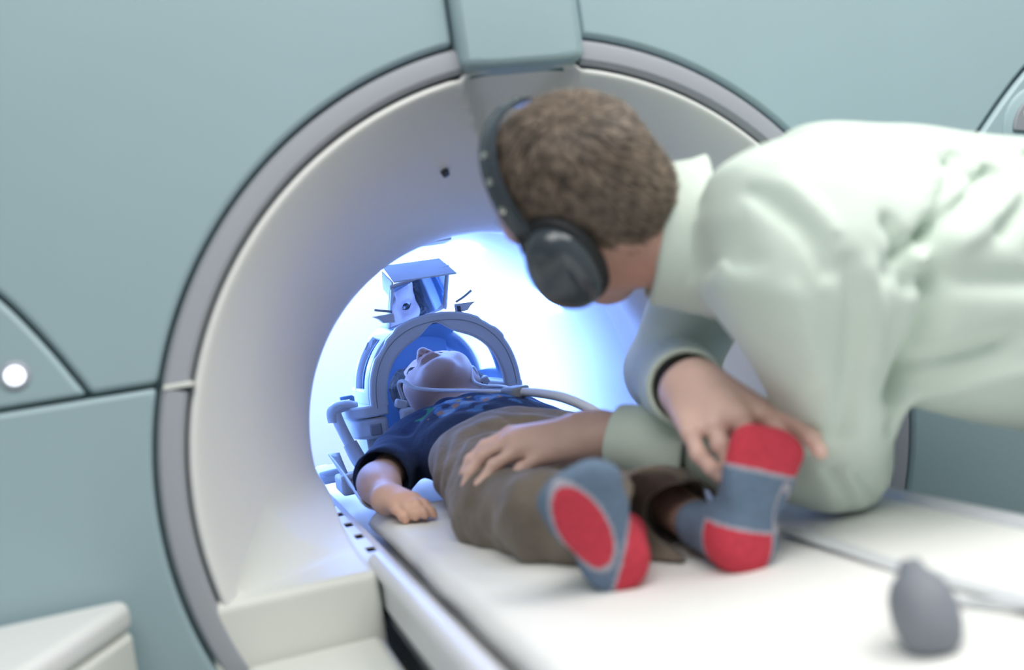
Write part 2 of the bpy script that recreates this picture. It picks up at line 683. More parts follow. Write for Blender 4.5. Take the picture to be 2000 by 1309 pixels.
# white funnel and tunnel
prof = [tuple(p) for p in catmull([(0.016, RI), (0.004, 0.484), (0.010, 0.474), (0.05, 0.448), (0.11, 0.413), (0.18, 0.377), (0.25, 0.343), (0.31, 0.318), (0.345, 0.308), (0.375, 0.304), (0.41, 0.306), (0.46, 0.316), (0.55, 0.325)], 6)]
v, f = [], []
n = 288
for i in range(n):
    a = 2 * math.pi * i / n
    phi = (math.pi / 2 - a + math.pi) % (2 * math.pi) - math.pi
    for y, r in prof:
        half = 0.182 * max(0.0, 1 - y / 0.19)
        dr = 0.0
        if y < 0.19 and half > 0:
            e = abs(phi) / half
            s = max(0.0, min(1.0, (1.0 - e) / 0.16))
            fade = min(1, y / 0.02) * min(1.0, (0.19 - y) / 0.05)
            dr = 0.028 * (s * s * (3 - 2 * s)) * fade
            rim = math.exp(-((e - 1.02) * half * r / 0.004) ** 2)
            dr -= 0.006 * rim * fade
        v.append(((r + dr) * math.cos(a), y, (r + dr) * math.sin(a)))
m = len(prof)
for i in range(n):
    j = (i + 1) % n
    for k in range(m - 1):
        f.append((i * m + k, j * m + k, j * m + k + 1, i * m + k + 1))
from_py('funnel', v, f, 'white', scan, angle=60)
v, f = [], []
ys = [0.55, 0.8, 1.1, 1.4, 1.6, 1.68, 1.72]
rs = [0.325, 0.325, 0.325, 0.325, 0.325, 0.328, 0.335]
n = 128
for i in range(n):
    a = 2 * math.pi * i / n
    for y, r in zip(ys, rs):
        v.append((r * math.cos(a), y, r * math.sin(a)))
for i in range(n):
    j = (i + 1) % n
    for k in range(6):
        f.append((i * 7 + k, j * 7 + k, j * 7 + k + 1, i * 7 + k + 1))
from_py('tunnel_tube', v, f, 'bore', scan)


def ring_line(name, y, r, t, material, a0=0, a1=360):
    return tube(name, [(r * math.cos(math.radians(a0 + (a1 - a0) * i / 48)), y, r * math.sin(math.radians(a0 + (a1 - a0) * i / 48))) for i in range(49)], t, material, scan, seg=6, n=2)


ring_line('tunnel_joint', 0.285, 0.3315, 0.0012, 'grey', -10, 190)
lathe('screw', [(0.0, 0.004), (0.0055, 0.003), (0.006, -0.004)], (-0.083, 0.147, 0.378), (0.2, -0.45, -0.87), 'dark', scan, seg=16)
# lamps of the tunnel: strips along its upper sides, behind the patient's head
for a in (32, 70, 110, 148):
    bm = bmesh.new()
    ca, sa = math.cos(math.radians(a)), math.sin(math.radians(a))
    rot = Matrix.Rotation(-math.radians(a - 90), 3, 'Y')
    add_box(bm, (0.317 * ca, 1.22, 0.317 * sa), (0.04, 0.92, 0.008), rot)
    bm_done('tunnel_lamp', bm, 'lamp', scan, bevel=0.002)
# small plate on the tunnel ceiling
rot = Matrix.Rotation(math.radians(6), 3, 'Y')
prism('ceiling_plate', [(-0.075, 0.50), (0.005, 0.50), (0.02, 0.60), (-0.06, 0.60)], 'z', 0.305, 0.328, 'bore', scan, bevel=0.002)

# flat ledges that fill the funnel's foot on both sides of the table
for s in (-1, 1):
    x0, x1 = (-0.492, -0.284) if s < 0 else (0.335, 0.492)
    v = []
    pts = [(x0, -0.60), (x1, -0.60), (x1, -0.115), (x0, -0.115)]
    prism('funnel_ledge', pts, 'y', 0.0, 0.46, 'cream', scan, bevel=0.012, seg=4)
# smooth fillet saddle between funnel and ledge
vol = Vol((-0.470, 0.010, -0.14), (-0.288, 0.44, 0.06), 0.004)


def fill(x, y, z):
    r = np.sqrt(x * x + z * z)
    yy = np.array([p[0] for p in prof])
    rr = np.array([p[1] for p in prof])
    o = np.argsort(yy)
    R = np.interp(y, yy[o], rr[o])
    a = R - r            # distance to the funnel wall, inside positive
    b = (z + 0.115) + 0 * r
    k = 0.004 + 0.106 * np.clip((y - 0.012) / 0.13, 0, 1) ** 0.8 + 0 * r
    h = np.maximum(k - np.abs(a - b), 0) / k
    return np.minimum(a, b) - h * h * k * 0.25 + 0.0009


vol.D[:] = fill(*[g for g in vol.win(vol.lo, vol.lo + vol.h * (vol.n - 1))[1]])
vol.D[-1] = vol.D[:, 0] = vol.D[:, -1] = 0.05
vol.mesh('ledge_fillet', 'cream', scan, smooth=1)

# indicator lamp on the left wing and key pad on the right wing
lathe('indicator_bezel', [(0.0165, 0.006), (0.0165, -0.002), (0.0125, -0.004), (0.0122, 0.003)], (-0.652, 0.0, 0.19), (0, 1, 0), 'ring', scan, seg=24)
lathe('indicator_lamp', [(0.011, 0.004), (0.011, -0.001), (0.007, -0.0045), (0.0, -0.0055)], (-0.652, 0.0, 0.19), (0, 1, 0), 'led', scan, seg=24)
kp = (0.822, 0.318)
pad = lathe('key_pad', [(0.075, 0.01), (0.075, -0.001), (0.070, -0.004), (0.0, -0.005)], (kp[0], 0, kp[1]), (0, 1, 0), 'teal', scan, seg=48)
for a0 in (100, 10, 190, 280):
    pl = [(kp[0] + x, kp[1] + z) for x, z in arc(0.060, a0, a0 + 70, 10) + arc(0.034, a0 + 70, a0, 8)]
    key = prism('key', pl, 'y', -0.0085, -0.003, 'grey', pad, bevel=0.002)
    am = math.radians(a0 + 35)
    rbox('key_mark', (kp[0] + 0.047 * math.cos(am), -0.009, kp[1] + 0.047 * math.sin(am)), (0.008, 0.001, 0.008), 'white', pad, bevel=0)
lathe('centre_key', [(0.030, 0.0), (0.030, -0.006), (0.024, -0.010), (0.0, -0.011)], (kp[0], 0, kp[1]), (0, 1, 0), 'grey', pad, seg=32)
rbox('key_mark', (kp[0] - 0.012, -0.0113, kp[1] - 0.004), (0.02, 0.001, 0.006), 'white', pad, bevel=0)

# ------------------------------------------------------------------ white cabinet wing at the lower left
cab = empty('side_cabinet', (-0.8, -0.15, FZ), 'low white cabinet with sloping rounded edge at the lower left corner', 'cabinet')
pl = [(-1.05, -0.012), (-0.582, -0.012), (-0.574, -0.022), (-0.572, -0.04), (-0.66, -0.23), (-0.74, -0.36), (-1.05, -0.5)]
prism('cabinet_top', pl, 'z', -0.112, -0.080, 'white', cab, bevel=0.011, seg=4)
pl2 = [(x * 0.995 - 0.004, y * 0.97 - 0.006) for x, y in pl]
prism('cabinet_body', pl2, 'z', FZ + 0.005, -0.114, 'cream', cab, bevel=0.006)

# ------------------------------------------------------------------ the patient table
tab = empty('patient_table', (0, -0.3, FZ), 'white patient table running on rails into the tunnel', 'table')
TX0, TX1, TY0, TY1, TZ = -0.262, 0.322, -1.55, 1.15, -0.118
rbox('step_plinth', (-0.376, -0.36, -0.592), (0.170, 0.71, 0.80), 'cream', tab, bevel=0.012)
rbox('pedestal', (0.03, -0.55, -0.6), (0.40, 1.08, 0.79), 'white', tab, bevel=0.02)
rbox('table_deck', (0.03, (TY0 + TY1) / 2, -0.178), (TX1 - TX0, TY1 - TY0, 0.036), 'white', tab, bevel=0.008)
rbox('table_underside', (0.03, (TY0 - 0.02) / 2, -0.198), (0.50, 1.5, 0.014), 'dark', tab, bevel=0.002)
for s in (-1, 1):
    xr = -0.272 if s < 0 else 0.318
    # slotted strip
    v, f = [], []
    ys = [0.06]
    slots = []
    for k in range(11):
        y0 = 0.10 + k * 0.098
        slots.append((y0, y0 + 0.034))
        ys += [y0, y0 + 0.034]
    ys.append(TY1)
    xs = [-0.019, -0.007, 0.005, 0.017]
    for y in ys:
        for x in xs:
            v.append((xr + x, y, -0.1195 + (0.004 if -0.01 < x < 0.01 else 0.0)))
    for i in range(len(ys) - 1):
        hole = any(abs(ys[i] - a) < 1e-6 for a, b in slots)
        for j in range(3):
            if hole and j == 1:
                continue
            f.append((i * 4 + j, i * 4 + j + 1, (i + 1) * 4 + j + 1, (i + 1) * 4 + j))
    rl = from_py('slotted_rail', v, f, 'rail', tab, solid=0.002, smooth=False)
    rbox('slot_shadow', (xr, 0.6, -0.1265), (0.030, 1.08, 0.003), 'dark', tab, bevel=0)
    tube('edge_rail', [(xr, 0.06, -0.1205), (xr, -0.3, -0.1205), (xr, -0.8, -0.1205), (xr, TY0, -0.1205)], 0.0155, 'rail', tab, seg=14, n=3)
    rbox('rail_skirt', (xr - 0.001, (TY0 + 0.9) / 2, -0.150), (0.016, 0.9 - TY0, 0.042), 'rail', tab, bevel=0.004)
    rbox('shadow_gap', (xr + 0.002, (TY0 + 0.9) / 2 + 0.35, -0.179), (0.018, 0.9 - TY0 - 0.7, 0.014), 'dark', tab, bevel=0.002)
rbox('mattress', (0.03, -0.55, -0.148), (0.50, 1.85, 0.022), 'sheet', tab, bevel=0.01)

# sheet with wrinkles
nx, ny = 90, 200
v, f = [], []
X0, X1, Y0, Y1 = -0.234, 0.318, -1.5, 0.36
for j in range(ny + 1):
    for i in range(nx + 1):
        u = i / nx
        x = X0 + (X1 - X0) * u
        y = Y0 + (Y1 - Y0) * j / ny
        e = min(u, 1 - u) * (X1 - X0)
        z = -0.1135 - 0.0100 * max(0.0, 1 - ((x - 0.03) / 0.24) ** 2)
        if e < 0.022:
            z -= 0.018 * (1 - e / 0.022) ** 2
        z += 0.0022 * math.sin(7 * x + 18 * y + 3 * math.sin(9 * x + 2)) * math.sin(11 * y - 25 * x + 2 * math.sin(8 * y))
        z += 0.0016 * max(0, math.sin(34 * (y + 0.55 * x) + 4 * math.sin(6 * x))) ** 3 * math.exp(-((x + 0.17) / 0.07) ** 2)
        z += 0.0012 * math.exp(-((e - 0.012) / 0.012) ** 2) * math.sin(31 * y + 3 * math.sin(9 * y))
        xx = x + (0.0015 * math.sin(13 * y) + 0.001 * math.sin(31 * y + 1)) * max(0, 1 - e / 0.06)
        v.append((xx, y, z))
for j in range(ny):
    for i in range(nx):
        a = j * (nx + 1) + i
        f.append((a, a + 1, a + nx + 2, a + nx + 1))
sh = from_py('bed_sheet', v, f, 'sheet', None, solid=0.0025, angle=180)
tag(sh, 'white wrinkled sheet spread over the patient table under the child', 'sheet')



# ------------------------------------------------------------------ head coil
CX = -0.006
coil = empty('head_coil', (CX, 0.77, -0.11), 'domed white head coil with side windows enclosing the child\'s head', 'head coil')


def sup(t, w, h, z0, e=2.3):
    c, s = math.cos(t), math.sin(t)
    return CX + w * math.copysign(abs(c) ** (2 / e), c), z0 + h * abs(s) ** (2 / e)


N = 60
outer = [sup(math.pi * i / N, 0.149, 0.156, 0.021) for i in range(N + 1)]
# raised crown plate and shoulder bumps of the front frame
outer = [(x + (0.004 if abs(x - CX) > 0.108 and z > 0.118 else 0), z + (0.004 if abs(x - CX) < 0.085 else 0)) for x, z in outer]
inner = []
for i in range(N + 1):
    x, z = sup(math.pi * i / N, 0.116, 0.120, 0.021)
    z += 0.022 * math.exp(-((x - CX + 0.004) / 0.026) ** 2)
    inner.append((x, z))


def band(name, o, i, y0, y1, material, parent, bevel=0.003, dz=0.0):
    n = len(o)
    v = []
    for y in (y0, y1):
        v += [(x, y + dz * z, z) for x, z in o] + [(x, y + dz * z, z) for x, z in i]
    f = []
    for k in range(n - 1):
        f.append((k, k + 1, n + k + 1, n + k))
        f.append((2 * n + k, 3 * n + k, 3 * n + k + 1, 2 * n + k + 1))
        f.append((k, 2 * n + k, 2 * n + k + 1, k + 1))
        f.append((n + k, n + k + 1, 3 * n + k + 1, 3 * n + k))
    f.append((0, n, 3 * n, 2 * n))
    f.append((n - 1, 3 * n - 1, 4 * n - 1, 2 * n - 1))
    bm = bmesh.new()
    vs = [bm.verts.new(p) for p in v]
    for q in f:
        bm.faces.new([vs[a] for a in q])
    return bm_done(name, bm, material, parent, bevel=bevel)


fr = band('front_arch', outer, inner, 0.655, 0.673, 'coil', coil, 0.004)
li_o = [(CX + (x - CX) * 0.93, 0.021 + (z - 0.021) * 0.93) for x, z in [sup(math.pi * i / N, 0.149, 0.156, 0.021) for i in range(N + 1)]]
li_i = [(CX + (x - CX) * 0.92, 0.021 + (z - 0.021) * 0.92) for x, z in [sup(math.pi * i / N, 0.149, 0.156, 0.021) for i in range(N + 1)]]
band('arch_line', li_o, li_i, 0.6542, 0.656, 'grey', fr, 0)


def shell(name, w, h, y0, y1, holes, material, thick, ny=24, swell=0.0, nt=72):
    v, f = [], []
    for j in range(ny + 1):
        s = j / ny
        y = y0 + (y1 - y0) * s
        g = 1 + swell * math.sin(math.pi * min(1, s * 1.1)) - 0.30 * max(0, (s - 0.72) / 0.28) ** 2
        for i in range(nt + 1):
            x, z = sup(math.pi * i / nt, w * g, h * g, 0.021)
            v.append((x, y, z))
    for j in range(ny):
        for i in range(nt):
            s, t = (j + 0.5) / ny, (i + 0.5) / nt
            if any(a <= t <= b and c <= s <= d for a, b, c, d in holes):
                continue
            a = j * (nt + 1) + i
            f.append((a, a + 1, a + nt + 2, a + nt + 1))
    return from_py(name, v, f, material, coil, solid=thick, bevel=0.0, angle=45)


HOLES = [(0.04, 0.32, 0.10, 0.42), (0.04, 0.30, 0.52, 0.88), (0.72, 0.94, 0.14, 0.42), (0.72, 0.94, 0.52, 0.80), (0.34, 0.66, 0.03, 0.70)]
shell('shell', 0.143, 0.150, 0.667, 0.90, HOLES, 'coil', 0.012, swell=0.06)
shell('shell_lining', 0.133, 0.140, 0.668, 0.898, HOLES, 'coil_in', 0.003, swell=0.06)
# rear dome wall, dark blue inside
o2 = [(CX + 0.112, -0.075)] + [sup(math.pi * i / 40, 0.112, 0.115, 0.021) for i in range(41)] + [(CX - 0.112, -0.075)]
o2 = [(min(x, CX + 0.066), z) for x, z in o2 if not (x > CX + 0.066 and z < 0.02 and z > -0.07)]
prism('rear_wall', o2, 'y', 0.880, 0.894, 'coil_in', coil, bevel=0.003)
for i in range(2):
    tube('vent_slit', [(-0.1255 - 0.006 * i, 0.735 + 0.03 * i, 0.132 - 0.004 * i), (-0.118 - 0.006 * i, 0.735 + 0.03 * i, 0.146 - 0.004 * i)], 0.0016, 'grey', coil, seg=6, n=2)
# lower half: side blocks, pads and latch boxes
for s in (-1, 1):
    def X(a):
        return CX + s * a
    w_ = 1.0 if s < 0 else 0.0
    pl = [(X(0.118), 0.655), (X(0.150 + 0.008 * w_), 0.655), (X(0.152 + 0.030 * w_), 0.668), (X(0.153 + 0.041 * w_), 0.690), (X(0.154 + 0.042 * w_), 0.73), (X(0.154 + 0.040 * w_), 0.88), (X(0.118), 0.90)]
    prism('side_shelf', pl, 'z', 0.006, 0.028, 'coil', coil, bevel=0.004)
    pl = [(X(0.122), 0.657), (X(0.148 + 0.002 * w_), 0.657), (X(0.150 + 0.022 * w_), 0.672), (X(0.151 + 0.033 * w_), 0.70), (X(0.151 + 0.033 * w_), 0.88), (X(0.122), 0.89)]
    sb = prism('side_block', pl, 'z', -0.035, 0.004, 'coil', coil, bevel=0.006)
    rbox('latch_recess', (X(0.146), 0.659, -0.018), (0.022, 0.010, 0.022), 'grey', sb, bevel=0.003)
    rbox('support_leg', (X(0.148), 0.73, -0.073), (0.030, 0.10, 0.078), 'coil', coil, bevel=0.004)
    if s < 0:
        lv = rbox('latch_lever', (X(0.176), 0.70, 0.038), (0.009, 0.010, 0.022), 'coil_in', coil, bevel=0.002)
        rbox('lever_tip', (X(0.186), 0.70, 0.047), (0.024, 0.012, 0.007), 'coil_in', lv, bevel=0.002)
rbox('cradle_floor', (CX, 0.775, -0.094), (0.30, 0.24, 0.034), 'coil', coil, bevel=0.006)
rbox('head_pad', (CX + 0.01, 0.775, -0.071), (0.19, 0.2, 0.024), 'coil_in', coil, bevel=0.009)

# mirror on its hinged frame
mc = np.array((-0.026, 0.700, 0.214))
# the child's head: centre between the ears, face and crown directions
CH = np.array((0.006, 0.735, 0.010))
cf = nrm((-0.33, 0.09, 0.94))
cu = nrm(np.array((0.05, 1.0, 0.0)) - cf * np.dot((0.05, 1.0, 0.0), cf))
cl = np.cross(cu, cf)
EYE_T = CH + cl * 0.031 + cu * 0.003 + cf * 0.083
tocam = nrm(np.array(CAM_POS) - mc)
mn = nrm(tocam + nrm(EYE_T - np.array((-0.056, 0.702, 0.206))))
mx_ = nrm(np.cross(mn, (0, 0, 1.0)))
if mx_[0] < 0:
    mx_ = -mx_
mx_ = nrm(np.array((1.0, 0, 0)) - mn * mn[0])
mu = np.cross(mx_, mn)
if mu[2] < 0:
    mu = -mu


def quad_slab(name, pts, nvec, t, material, parent, bevel=0.0015):
    nvec = np.array(nvec)
    v = [np.array(p) for p in pts] + [np.array(p) - nvec * t for p in pts]
    k = len(pts)
    f = [tuple(range(k)), tuple(range(2 * k - 1, k - 1, -1))] + [(i, (i + 1) % k, k + (i + 1) % k, k + i) for i in range(k)]
    bm = bmesh.new()
    vs = [bm.verts.new(tuple(p)) for p in v]
    for q in f:
        bm.faces.new([vs[a] for a in q])
    return bm_done(name, bm, material, parent, bevel=bevel)


MW, MH = 0.058, 0.058


def mp(a, b, c=0.0):
    return mc + mx_ * a + mu * b + mn * c


mf = quad_slab('mirror_plate', [mp(-MW - 0.006, -MH - 0.010), mp(MW + 0.016, -MH - 0.010), mp(MW + 0.006, MH + 0.004), mp(-MW - 0.006, MH + 0.004)], mn, 0.005, 'coil', coil)
quad_slab('mirror_glass', [mp(-MW, -MH, 0.0018), mp(MW - 0.010, -MH, 0.0018), mp(MW, -MH + 0.014, 0.0018), mp(MW - 0.004, MH, 0.0018), mp(-MW, MH, 0.0018)], mn, 0.0015, 'mirror', mf, bevel=0)
for a0, a1 in (((-MW - 0.003, -MH - 0.004), (-MW - 0.003, MH)), ((MW + 0.008, -MH - 0.004), (MW + 0.001, MH))):
    tube('mirror_rib', [mp(*a0, 0.003), mp((a0[0] + a1[0]) / 2, (a0[1] + a1[1]) / 2, 0.003), mp(*a1, 0.003)], 0.0035, 'coil', mf, seg=8, n=2)
# hood above the mirror
hb = mp(0, MH + 0.004)
hy = nrm(np.array((0.02, 0.62, 0.42)))
h0 = hb + np.array((0.004, -0.012, -0.003))
quad_slab('mirror_hood', [h0 - np.array((0.058, 0, 0)), h0 + np.array((0.064, 0, 0)), h0 + np.array((0.046, 0, 0)) + hy * 0.062, h0 - np.array((0.068, 0, 0)) + hy * 0.062], nrm(np.cross(hy, (1, 0, 0))) * -1, 0.003, 'coil', coil, bevel=0.001)
lf = h0 - np.array((0.058, 0, 0))
quad_slab('hood_cheek', [lf + np.array((-0.001, 0.0, -0.001)), lf + np.array((-0.011, 0.036, 0.024)), lf + np.array((-0.010, 0.05, -0.01)), lf + np.array((-0.003, 0.03, -0.03))], (1, 0, 0), 0.003, 'coil', coil, bevel=0.001)
# hinges with wing clips on both sides
for s in (-1, 1):
    hx = mc[0] + s * 0.066 + (0.010 if s > 0 else -0.004)
    hz = 0.182
    hyy = 0.672
    quad_slab('hinge_wing', [(hx - s * 0.012, hyy - 0.006, hz - 0.008), (hx + s * 0.010, hyy - 0.006, hz - 0.006), (hx + s * 0.018, hyy - 0.006, hz + 0.003), (hx + s * 0.029, hyy - 0.006, hz + 0.009), (hx - s * 0.012, hyy - 0.006, hz + 0.010)][::s], (0, -1, 0), 0.016, 'coil', coil, bevel=0.001)
    tube('clip_pin', [(hx - s * 0.010, hyy, hz + 0.013), (hx + s * 0.007, hyy - 0.002, hz + 0.017 + (0.004 if s > 0 else 0)), (hx + s * 0.023, hyy - 0.004, hz + 0.021 + (0.010 if s > 0 else 0))], 0.0024, 'grey', coil, seg=8, n=3)
rbox('hinge_pin', (mc[0] + 0.068, 0.664, 0.180), (0.006, 0.008, 0.014), 'dark', coil, bevel=0.001)
rbox('centre_latch', (0.040, 0.676, 0.146), (0.012, 0.012, 0.014), 'grey', coil, bevel=0.002)

# hose from the coil with hooked bracket
hs = empty('coil_hose', (-0.2, 0.68, -0.11), 'ribbed white hose hanging from the hook beside the head coil', 'hose')
tube('hook', [(-0.178, 0.69, 0.028), (-0.200, 0.685, 0.034), (-0.222, 0.682, 0.028), (-0.226, 0.680, 0.006)], [0.010, 0.011, 0.012, 0.010], 'coil', hs, seg=12)
tube('hose', [(-0.219, 0.682, 0.022), (-0.213, 0.68, -0.004), (-0.203, 0.675, -0.036), (-0.198, 0.672, -0.052)], 0.0105, 'tube', hs, seg=14)
tube('sleeve', [(-0.202, 0.675, -0.037), (-0.194, 0.668, -0.062), (-0.185, 0.655, -0.086)], [0.0135, 0.0145, 0.0135], 'coil', hs, seg=14)
tube('hose_tail', [(-0.187, 0.657, -0.080), (-0.180, 0.645, -0.098), (-0.168, 0.63, -0.104)], 0.012, 'tube', hs, seg=14)

# plugs beside the coil
for i, (c, s, lab) in enumerate((((-0.236, 0.80, -0.104), (0.050, 0.13, 0.020), 'flat white coil plug farthest in, against the slotted rail'),
                                 ((-0.222, 0.60, -0.098), (0.044, 0.09, 0.030), 'rounded white coil plug nearest the child\'s elbow'))):
    e = empty('coil_plug', (c[0], c[1], -0.115), lab, 'plug', 'coil plugs on the table edge')
    rbox('plug_body', c, s, 'coil', e, bevel=0.006)
    tube('plug_grip', [(c[0] - s[0] * 0.42, c[1] - s[1] * 0.42, c[2] + s[2] * 0.5), (c[0], c[1] - s[1] * 0.50, c[2] + s[2] * 0.62), (c[0] + s[0] * 0.42, c[1] - s[1] * 0.42, c[2] + s[2] * 0.5)], 0.006, 'coil', e, seg=10)
    rbox('plug_tail', (c[0], c[1] + s[1] * 0.62, c[2]), (s[0] * 0.5, s[1] * 0.3, s[2] * 0.7), 'rail', e, bevel=0.004)

# curved arm guard standing at the table edge
v, f = [], []
pts = catmull([(-0.246, 0.66, -0.047), (-0.240, 0.61, -0.060), (-0.236, 0.55, -0.074), (-0.236, 0.47, -0.086), (-0.238, 0.38, -0.094)], 6)
for i, p in enumerate(pts):
    t = i / (len(pts) - 1)
    low = -0.113 if t > 0.35 else -0.113 + (p[2] + 0.113) * (1 - t / 0.35) * 0.97
    for k in range(5):
        z = p[2] + (low - p[2]) * k / 4
        v.append((p[0] + 0.020 * (k / 4) ** 2, p[1], z))
for i in range(len(pts) - 1):
    for k in range(4):
        f.append((i * 5 + k, i * 5 + k + 1, (i + 1) * 5 + k + 1, (i + 1) * 5 + k))
ag = from_py('arm_guard', v, f, 'coil', None, solid=0.004, angle=180)
tag(ag, 'curved pointed plastic arm guard beside the child\'s sleeve', 'arm guard')

# ------------------------------------------------------------------ people
def head_sdf(vol, H, l, u, f, s, jaw=1.0, lip=True):
    H, l, u, f = (np.array(a, float) for a in (H, l, u, f))
    ax = (l, u, f)

    def hp(a, b, c):
        return H + (a * l + b * u + c * f) * s
    vol.ell(hp(0, 0.036, -0.008), (0.073 * s, 0.085 * s, 0.090 * s), ax, k=0.02)
    vol.ell(hp(0, -0.030 * jaw, 0.030), (0.060 * s, 0.064 * s, 0.056 * s), ax, k=0.03)
    vol.ell(hp(0, 0.030, 0.052), (0.058 * s, 0.042 * s, 0.034 * s), ax, k=0.03)
    for q in (-1, 1):
        vol.cone(hp(q * 0.055, -0.03 * jaw, 0.0), hp(q * 0.018, -0.083 * jaw, 0.052), 0.017 * s, 0.015 * s, k=0.035)
        vol.ell(hp(q * 0.040, -0.036, 0.050), (0.028 * s, 0.028 * s, 0.026 * s), ax, k=0.025)
    vol.ell(hp(0, -0.081 * jaw, 0.058), (0.020 * s, 0.016 * s, 0.016 * s), ax, k=0.03)
    # eye hollows, lids
    for q in (-1, 1):
        vol.ell(hp(q * 0.031, 0.004, 0.094), (0.020 * s, 0.012 * s, 0.012 * s), ax, k=0.02, mode='sub')
        vol.ell(hp(q * 0.031, 0.004, 0.0705), (0.0150 * s, 0.0125 * s, 0.0125 * s), ax, k=0.006)
        vol.cone(hp(q * 0.0175, 0.0008, 0.0838), hp(q * 0.045, 0.0018, 0.0790), 0.0026 * s, k=0.002, mode='sub')
        vol.ell(hp(q * 0.032, 0.0015, 0.0838), (0.0130 * s, 0.0050 * s, 0.0055 * s), ax, k=0.002, mode='sub')
        vol.cone(hp(q * 0.016, 0.024, 0.083), hp(q * 0.046, 0.024, 0.071), 0.006 * s, k=0.02)
    # nose
    vol.cone(hp(0, 0.012, 0.081), hp(0, -0.024, 0.1005), 0.0070 * s, 0.0095 * s, k=0.016)
    vol.ell(hp(0, -0.027, 0.1015), (0.0105 * s, 0.0090 * s, 0.0090 * s), ax, k=0.008)
    for q in (-1, 1):
        vol.ell(hp(q * 0.0115, -0.029, 0.092), (0.0072 * s, 0.0075 * s, 0.0085 * s), ax, k=0.006)
        vol.ell(hp(q * 0.0062, -0.0385, 0.0955), (0.0042 * s, 0.0085 * s, 0.0052 * s), ax, k=0.002, mode='sub')
    # mouth
    vol.ell(hp(0, -0.054, 0.080), (0.025 * s, 0.017 * s, 0.014 * s), ax, k=0.012)
    for q in (-1, 1):
        vol.chain([hp(0, -0.0480, 0.0920), hp(q * 0.012, -0.0500, 0.0900), hp(q * 0.024, -0.0550, 0.0815)], [0.0056 * s, 0.0056 * s, 0.0026 * s], k=0.004)
        vol.chain([hp(0, -0.0625, 0.0880), hp(q * 0.011, -0.0615, 0.0865), hp(q * 0.021, -0.0580, 0.0810)], [0.0070 * s, 0.0066 * s, 0.0028 * s], k=0.004)
        vol.chain([hp(0, -0.0550, 0.0965), hp(q * 0.013, -0.0555, 0.0945), hp(q * 0.026, -0.0565, 0.0850)], [0.0028 * s, 0.0028 * s, 0.0022 * s], k=0.002, mode='sub')
    vol.ell(hp(0, -0.0725, 0.086), (0.018 * s, 0.0050 * s, 0.007 * s), ax, k=0.008, mode='sub')
    # ears
    for q in (-1, 1):
        vol.ell(hp(q * 0.0745, -0.004, -0.008), (0.0065 * s, 0.025 * s, 0.015 * s), ax, k=0.006)
    return hp


def eyes(hp, u, f, s, parent):
    for q in (-1, 1):
        c = hp(q * 0.031, 0.0035, 0.0712)
        bm = bmesh.new()
        bmesh.ops.create_uvsphere(bm, u_segments=24, v_segments=16, radius=0.0122 * s, matrix=Matrix.Translation(Vector(c)))
        e = bm_done('eye', bm, 'eye', parent, angle=180)
        g = nrm(np.array(f) + 0.0 * np.array(u))
        lathe('iris', [(0.0074 * s, -0.0006 * s), (0.0064 * s, 0.0010 * s), (0.0, 0.0022 * s)], np.array(c) + g * 0.0108 * s, g, 'iris', e, seg=20)


def hand_sdf(vol, wrist, rw, fingers, k=0.010):
    """fingers: (root offset inside the wrist, knuckle, joint, joint, tip), radius"""
    for pts, r in fingers:
        vol.cone(pts[0], pts[1], rw * 0.72, r * 1.18, k=k * 1.6)
        for i in range(1, len(pts) - 1):
            vol.cone(pts[i], pts[i + 1], r * (1.10 - 0.09 * i), r * (1.02 - 0.09 * i), k=0.0035)
            vol.ell(pts[i], (r * (1.16 - 0.09 * i),) * 3, None, k=0.004)


# ---------------- the child
child = empty('person', (0.0, 0.35, -0.11), 'child in navy printed t-shirt and brown trousers lying with head in the coil', 'person')
vb = Vol((-0.27, -0.34, -0.14), (0.25, 0.87, 0.15), 0.0028)
chp = head_sdf(vb, CH, cl, cu, cf, 1.0)
vb.cone(chp(0, -0.03, -0.02), (0.0, 0.585, -0.045), 0.046, 0.052, k=0.025)
vb.cone((-0.07, 0.565, -0.06), (0.07, 0.565, -0.06), 0.05, k=0.03)
vb.cone((0, 0.55, -0.055), (0, 0.33, -0.055), 0.055, 0.055, k=0.03)
vb.cone((-0.045, 0.5, -0.055), (-0.045, 0.34, -0.055), 0.05, k=0.03)
vb.cone((0.045, 0.5, -0.055), (0.045, 0.34, -0.055), 0.05, k=0.03)
LEG_R = [(-0.062, 0.31, -0.068), (-0.105, 0.05, -0.085), (-0.038, -0.21, -0.088)]
LEG_L = [(0.062, 0.31, -0.068), (0.088, 0.05, -0.082), (0.045, -0.235, -0.088)]
for LG in (LEG_R, LEG_L):
    vb.chain(LG, [0.046, 0.034, 0.024], k=0.02)
ARM_R = [(-0.118, 0.565, -0.055), (-0.203, 0.405, -0.075), (-0.212, 0.285, -0.083)]
vb.chain(ARM_R, [0.033, 0.0295, 0.0215], k=0.02)
vb.ell((-0.207, 0.375, -0.076), (0.031, 0.045, 0.029), None, k=0.02)
ARM_L = [(0.118, 0.565, -0.055), (0.175, 0.41, -0.085), (0.165, 0.28, -0.092)]
vb.chain(ARM_L, [0.033, 0.028, 0.020], k=0.02)


